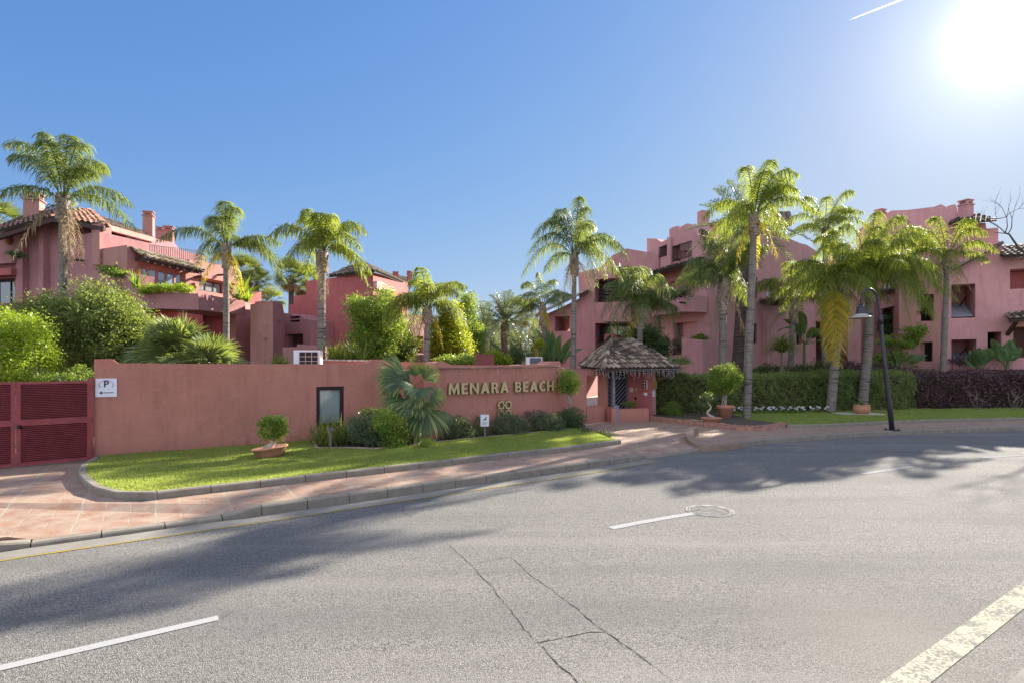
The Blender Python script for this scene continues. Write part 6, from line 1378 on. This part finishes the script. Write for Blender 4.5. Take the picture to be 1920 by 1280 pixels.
strap_plant('strappy_plant', 'right clump of strappy leaves on the roof parapet by the villa', 'plant', P(668, 677, 19.1), 150, .75, L_STRAP, 65, .03, 3.5, droop=.35, group='strappy plants')
strap_plant('cycad', 'low feathery green plant just left of the large air conditioner', 'plant', P(525, 690, 16.6), 110, .55, L_STRAP, 66, .03, 2.5, droop=.6)
for nm, px_, py_, d_, n_, L_, lb in (('agave', 455, 557, 25.5, 40, 1.0, 'bright agave rosette on the curved balcony parapet'), ('agave', 447, 562, 25, 28, .7, 'smaller agave low on the curved balcony parapet'), ('agave', 463, 566, 25.5, 30, .7, 'yellowish agave at the right end of the curved balcony')):
    strap_plant(nm, lb, 'plant', P(px_, py_, d_), n_, L_, L_LIME if 'small' not in lb else L_MID, int(px_), .10, .8, droop=.05, group='balcony agaves')
strap_plant('yucca', 'spiky green plant at the left end of the bay window planter', 'plant', P(256, 540, 24), 50, .8, L_MID, 67, .06, 1, droop=.2)
bush('balcony_hedge', 'yellow-green clipped hedge along the bay window balcony', 'hedge', [(285, 542, 20, 8), (315, 541, 20, 7), (345, 542, 16, 8), (268, 545, 10, 6)], 23.9, 6000, .08, L_LIME, 68, clump=.07, ry=.35, z=5.2)
bush('trailing_plant', 'green plant trailing over the side balcony left of the bay window', 'plant', [(208, 507, 18, 5), (222, 512, 14, 6), (198, 505, 8, 5)], 25.2, 1600, .12, L_MID, 69, clump=.10, ry=.35, z=5)
bush('balcony_plant', 'dark green plant trailing over the balcony at the far left', 'plant', [(26, 476, 9, 4), (36, 479, 7, 6)], 26.8, 700, .11, L_DARK, 70, clump=.08, ry=.3, z=6)
# bed in front of the long wall and sign
strap_plant('strappy_plant', 'big yellow-green strappy clump in the bed under the dark framed window', 'plant', G(622, 836, ZP), 420, .85, L_STRAP, 73, .022, 4.5, droop=.5, group='strappy plants')
strap_plant('strappy_plant', 'darker strappy clump right of the yellow-green strappy clump', 'plant', G(660, 836, ZP), 260, .75, L_DARK, 74, .022, 4, droop=.55, group='strappy plants')
def bed(label, blobs, py, n, size, mat, seed, name='shrub', **kw):
    dd = G(0, py, ZP).y; return bush(name, label, 'shrub', blobs, dd, n, size, mat, seed, ry=.4, rad=.02, clump=.06, **kw)
bed('grey-green shrub with silvery tips left of the fan palm in the bed', [(690, 808, 34, 28), (672, 800, 20, 24), (715, 815, 25, 24)], 842, 9000, .05, L_GREY, 75)
bed('glossy shrub with bright leaf tips in front of the fan palm', [(725, 790, 26, 22), (745, 805, 18, 26), (735, 830, 22, 16)], 845, 8500, .05, L_MID, 76)
bed('dark small-leaved shrub in the shade of the window, right of it', [(700, 775, 20, 8), (720, 780, 20, 10)], 832, 2600, .06, L_DARK, 77)
bed('dark shrub at the foot of the fan palm', [(765, 815, 22, 22), (775, 795, 20, 15)], 840, 4500, .05, L_DARK, 78)
bed('small variegated shrub beside the bed edging below the drooping fan leaves', [(800, 831, 11, 9)], 843, 1400, .04, L_MID, 79)
bed('rounded dark green shrub, first from the left under the lettering', [(860, 802, 28, 23), (850, 812, 20, 16)], 827, 8500, .042, L_GREY, 80)
bed('wispy dark shrub behind the white stake notice', [(900, 798, 18, 16), (890, 810, 14, 12)], 822, 2600, .05, L_DARK, 81)
bed('rounded grey-green shrub partly covering the star emblem', [(952, 796, 26, 24), (972, 800, 24, 22), (940, 808, 18, 14)], 818, 11000, .042, L_GREY, 82)
bed('rounded dark shrub between the emblem shrub and the small tree', [(1015, 792, 26, 22), (1035, 795, 22, 20)], 812, 9000, .045, L_GREY, 83)
bed('rounded dark shrub under the small clipped tree', [(1072, 786, 24, 22), (1060, 790, 20, 18)], 807, 9000, .045, L_DARK, 84)
bed('purple flowering shrub tips rising behind the rounded shrubs', [(1000, 775, 18, 8), (900, 782, 12, 6)], 812, 900, .04, L_PURP, 85)
bush('clipped_tree', 'small clipped tree with pale thin trunk at the right end of the sign wall', 'tree', [(1066, 712, 19, 19), (1062, 725, 16, 14), (1074, 722, 12, 14)], 18.3, 7500, .05, L_MID, 86, base_px=1060, rad=.035, clump=.07, ry=.32, stems=2, bark=BARKL)
bush('ground_cover_shrub', 'low dark trailing shrub at the right corner of the left lawn', 'shrub', [(1112, 812, 16, 5), (1130, 816, 16, 5), (1146, 822, 14, 7), (1098, 806, 10, 4)], 16.9, 2800, .05, L_DARK, 87, clump=.06, ry=.35, rad=.01)
bush('planter_shrub', 'lime green mound shrub on the planter wall inside the pavilion', 'shrub', [(1182, 759, 13, 6)], 21.4, 1500, .05, L_MID, 88, clump=.05, ry=.3, z=.7)
# paddle-leaved plants
paddle_plant('bird_of_paradise', 'large paddle-leaved plant at the left foot of the gabled block', 'plant', P(1035, 700, 30), 13, .9, 1.5, .42, L_BAN, 91, group='paddle-leaved plants', e0=.7, e1=1.5, bend=.7)
paddle_plant('banana_plant', 'tall plant with dark paddle leaves against the mauve wall right of the ponytail plant', 'plant', P(1508, 705, 30.5), 9, .5, 1.5, .42, L_BAN, 92, group='paddle-leaved plants', e0=.2, e1=1.3, bend=1.8, trunk=1.7)
paddle_plant('fiddle_leaf_plant', 'broad round-leaved plant above the purple hedge, left of the far right shuttered opening', 'plant', P(1835, 700, 28.6) , 8, .5, .85, .60, L_BAN, 93, group='round-leaved plants', e0=1.0, e1=1.5, bend=.35)
paddle_plant('fiddle_leaf_plant', 'taller broad round-leaved plant at the right edge above the purple hedge', 'plant', P(1888, 695, 28.6) , 9, .7, .9, .65, L_BAN, 94, group='round-leaved plants', e0=1.0, e1=1.5, bend=.3)
paddle_plant('datura_shrub', 'shrub with big soft leaves and white trumpet flowers between lamp and slim palm', 'shrub', P(1690, 705, 29), 22, .9, .7, .24, L_BAN, 95, e0=.3, e1=1.4, bend=1.3)
bush('climbing_shrub', 'green climbing plant spreading over the wall right of the lamp', 'shrub', [(1712, 628, 14, 16), (1690, 645, 22, 8), (1665, 640, 12, 8), (1730, 622, 12, 6), (1680, 670, 16, 14), (1655, 672, 12, 10)], 30, 4200, .16, L_MID, 96, clump=.12, ry=.5, rad=.03)
bush('foundation_shrub', 'dark leafy shrub on the loggia edge behind the pavilion', 'shrub', [(1212, 640, 30, 30), (1195, 635, 16, 20), (1235, 655, 18, 22), (1180, 630, 10, 10)], 29, 9000, .17, L_DARK, 97, clump=.18, ry=.9)
bush('planter_plant', 'green trailing plants in the wall planter beside the brown shutter', 'plant', [(1313, 634, 15, 5), (1326, 633, 8, 5)], 31.9, 1600, .12, L_MID, 98, clump=.09, ry=.3, z=3.4)
bush('window_box_plant', 'dark purple hanging plants in the long window box of the mauve block', 'plant', [(1440, 566, 14, 5), (1458, 567, 14, 5), (1476, 565, 10, 6)], 32.3, 2400, .13, L_PURP, 99, clump=.09, ry=.35, z=5)
bush('balcony_plant', 'dark trailing plants along the shaded loggia parapet behind a drooping frond', 'plant', [(1275, 551, 24, 6), (1255, 556, 12, 5)], 30.6, 1600, .12, L_PURP, 100, clump=.1, ry=.3, z=5.4)
bush('balcony_flowers', 'dark purple bougainvillea on the sill of the lower stair opening', 'plant', [(1800, 677, 18, 6), (1825, 675, 14, 6), (1842, 670, 10, 4)], 29.2, 1800, .10, L_PURP, 101, clump=.09, ry=.3, z=1.8)
bush('potted_plant', 'dark hanging plant in the recessed balcony right of the lamp', 'plant', [(1668, 603, 12, 14), (1668, 618, 14, 8)], 33.4, 1800, .16, L_DARK, 102, clump=.14, ry=.5, z=3.2)
bush('foundation_shrub', 'reddish leafy shrubs between the thick palm and the green hedge', 'shrub', [(1595, 688, 22, 10), (1650, 690, 18, 9), (1575, 694, 14, 8), (1680, 695, 14, 6)], 28.5, 4200, .10, L_PURP, 103, clump=.1, ry=.5)
bush('foundation_shrub', 'dark green shrubs at the foot of the mauve block', 'shrub', [(1440, 692, 20, 8), (1500, 695, 30, 12), (1545, 690, 20, 14), (1420, 696, 14, 6)], 30, 4500, .13, L_DARK, 104, clump=.12, ry=.6)
strap_plant('ponytail_plant', 'ponytail plant with thin arching leaves in front of the mauve block', 'plant', P(1466, 660, 28.5), 320, 1.35, L_STRAP, 105, .03, 1.0, droop=1.4)
m = MB(); m.tube([P(1466, 740, 28.5), P(1466, 660, 28.5)], [.10, .05], 8); o = m.build('ponytail_stem', BARK, [x for x in bpy.data.objects if x.name.startswith('ponytail_plant')][0])
bush('boxwood_ball', 'small bright clipped bush at the left end of the green hedge', 'shrub', [(1259, 765, 14, 14), (1268, 778, 12, 9), (1252, 774, 10, 12)], 22.6, 3600, .05, L_MID, 106, clump=.06, ry=.3)
# hedges
H1a, H1b = G(1231, 779, ZP), G(1562, 772, ZP)
hedge('clipped_hedge', 'long dark green clipped hedge from the pavilion to the thick palm', H1a, H1b, 1.3, 1.62, L_HEDGE, 111, 60000, .066, 'garden hedges')
hedge('clipped_hedge', 'green clipped hedge with rounded bright top behind the street lamp', G(1562, 774, ZP) + Vector((.05, .1, 0)), G(1716, 770, ZP), 1.5, 1.72, L_HEDGE, 112, 36000, .058, 'garden hedges')
hedge('purple_hedge', 'loose purple-leaved hedge along the right edge', G(1718, 769, ZP), G(1990, 766, ZP), 1.5, 1.66, L_PURP, 113, 24000, .11, 'garden hedges', jit=.10)
bush('lantana_border', 'pale-leaved low border plants at the foot of the purple hedge', 'plant', [(1730+22*k, 764+(k % 3), 16, 6+(k % 2)*2) for k in range(10)], 27.0, 7000, .07, L_GREY, 114, clump=.07, ry=.3, rad=.01)
m = MB(); rr = random.Random(8)
for px_ in (1828, 1900, 1520): 
    b0 = G(px_, 771, ZP) - Vector((0, .12, 0))
    for k in range(5): m.tube([b0 + Vector((rr.uniform(-.1, .1), 0, 0)), b0 + Vector((rr.uniform(-.35, .35), -.05, .45)), b0 + Vector((rr.uniform(-.6, .7), .1, .95))], [.014, .010, .005], 5)
o = m.build('bare_hedge_stems', plain('pale_hedge_stem', (.22, .18, .14), .9)); tag(o, 'pale bare woody stems showing at the foot of the hedges', 'stems', kind='stuff')
# white cyclamen along the hedge
def flower(seed):
    rr = random.Random(seed); root = empty('cyclamen_plant', (0, 0, 0), 'x', 'flowers', 'white cyclamen along the foot of the green hedge'); q = leaf_cloud(np.random.default_rng(seed), [((0, 0, .06), (.14, .12, .05), 1)], 70, .08, .8, .03, 10); quads('leaves', q, L_DARK, root); m = MB()
    for i in range(5):
        c = Vector((rr.uniform(-.07, .07), rr.uniform(-.07, .07), rr.uniform(.15, .26)))
        for k in range(5):
            a_ = k*1.257 + rr.random(); d_ = Vector((math.cos(a_)*.6, math.sin(a_)*.6, .8)).normalized(); s_ = Vector((-math.sin(a_), math.cos(a_), 0)); m.face([c, c + d_*.045 - s_*.03, c + d_*.10, c + d_*.045 + s_*.03])
    m.build('petals', PETAL, root); return root
fx = [1376, 1388, 1396, 1417, 1429, 1443, 1453, 1467, 1481, 1495, 1506, 1522, 1535, 1550]
proto = flower(5); fl = []
for i, px_ in enumerate(fx):
    q = G(px_, 776.5 - (px_-1376)*.012, ZP+.04)
    if i == 0: o = proto
    else:
        o = proto.copy(); col.objects.link(o)
        for ch in proto.children:
            c_ = ch.copy(); col.objects.link(c_); c_.parent = o
    o.location = q; o.rotation_euler.z = i*1.3; fl.append(o)
ordn = ['leftmost, just right of the tall terracotta pot', 'second from the left in the row', 'third from the left, close behind the tallest palm', 'fourth from the left, first right of the tallest palm', 'fifth from the left in the row', 'sixth from the left in the row',
        'seventh from the left in the row', 'seventh from the right in the row', 'sixth from the right in the row', 'fifth from the right in the row', 'fourth from the right in the row', 'third from the right in the row', 'second from the right in the row', 'rightmost, beside the palm with the yellow frond']
for i, o in enumerate(fl): o['label'] = 'white cyclamen clump under the hedge, ' + ordn[i]
# bare tree on the right
bt = empty('bare_tree', Vector((24.5, 25.5, 0)), 'leafless tree branches reaching in from the right edge against the sky', 'tree'); m = MB(); q = lambda px, py, dd=0: P(px, py, 25+dd)
m.tube([Vector((24.5, 25.5, 0)), q(1985, 560), q(1945, 500), q(1925, 476), q(1908, 462), q(1893, 440), q(1885, 437)], [.16, .11, .07, .055, .045, .035, .03], 8)
rr = random.Random(14)
def twig(p, d, L, r, dep):
    pts = [p]; 
    for k in range(4): d = (d + Vector((rr.uniform(-.25, .25), rr.uniform(-.25, .25), rr.uniform(-.12, .22)))).normalized(); pts.append(pts[-1] + d*L/4)
    m.tube(pts, [r, r*.85, r*.7, r*.55, r*.4], 5, False)
    if dep: 
        for k in (1, 2, 3, 4):
            if rr.random() < .75: twig(pts[k], (d + Vector((rr.uniform(-.9, .9), rr.uniform(-.5, .5), rr.uniform(-.4, .8)))).normalized(), L*.6, r*.5, dep-1)
for path in ([(1885, 437), (1876, 428), (1862, 420), (1852, 412)], [(1885, 437), (1889, 425), (1888, 408), (1884, 400)], [(1890, 440), (1897, 428), (1898, 410), (1893, 397)], [(1886, 438), (1875, 437), (1865, 436)], [(1850, 410), (1868, 411), (1884, 408), (1896, 398), (1910, 392), (1925, 390)]):
    m.tube([q(*a_) for a_ in path], [.024, .02, .015, .010, .009, .008][:len(path)], 5)
for px_, py_, dx, dz in ((1862, 420, -.5, .3), (1888, 408, .1, 1), (1898, 410, .2, 1), (1876, 428, -.8, .5), (1910, 392, .5, .6), (1870, 411, -.1, 1), (1945, 500, -.9, -.1), (1925, 476, -1, -.4), (1884, 400, -.3, .9)):
    twig(q(px_, py_), Vector((dx, 0, dz)).normalized(), .9, .011, 1)
m.build('branches', TWIG, bt)
# contrail
m = MB(); a_, b_ = P(1592, 38, 4000), P(1760, -27, 3700); m.tube([a_, a_.lerp(b_, .1), a_.lerp(b_, .4), b_], [0.8, 3.5, 5.5, 7], 10)
ct = NT('ice_vapour'); ct.fin((.95, .95, .95), 1.0, spec=0); tr = ct.n('ShaderNodeBsdfTranslucent'); tr.inputs[0].default_value = (1, 1, 1, 1); mx = ct.n('ShaderNodeMixShader'); mx.inputs[0].default_value = .6
ct.t.links.new(ct.b.outputs[0], mx.inputs[1]); ct.t.links.new(tr.outputs[0], mx.inputs[2]); ct.t.links.new(mx.outputs[0], ct.out.inputs['Surface'])
o = m.build('contrail', ct.m); tag(o, 'thin white aircraft contrail in the sky near the sun', 'contrail')
# seen through the entrance opening: a parked car in the sunny courtyard
def car(c, rz, label):
    root = empty('parked_car', c, label, 'car'); T = Matrix.Translation(c) @ Matrix.Rotation(rz, 4, 'Z'); body = [(-2.1, .35), (-2.12, .75), (-1.9, .95), (-1.1, 1.02), (-.5, 1.45), (.9, 1.48), (1.6, 1.05), (2.05, .95), (2.12, .6), (2.05, .3)]
    m = MB(); l = [T @ Vector((x_, -.85, z_)) for x_, z_ in body]; r_ = [T @ Vector((x_, .85, z_)) for x_, z_ in body]; m.face(l); m.face(r_[::-1])
    for i in range(len(body)): j = (i+1) % len(body); m.face([l[i], r_[i], r_[j], l[j]])
    m.build('body', plain('silver_car_paint', (.45, .5, .56), .25, .5, var=.02), root)
    m = MB(); g = [(-1.0, 1.05), (-.5, 1.38), (.85, 1.4), (1.35, 1.08)]; m.face([T @ Vector((x_, -.86, z_)) for x_, z_ in g]); m.face([T @ Vector((x_, .86, z_)) for x_, z_ in g]); m.build('window', GLASS, root)
    for x_ in (-1.35, 1.35):
        for y_ in (-.8, .8):
            m = MB(); m.tube([T @ Vector((x_, y_-.09, .32)), T @ Vector((x_, y_+.09, .32))], .32, 16); m.build('wheel', DARK, root)
car(Vector((6.9, 46, ZP)), .15, 'silver car parked in the courtyard seen through the entrance opening')
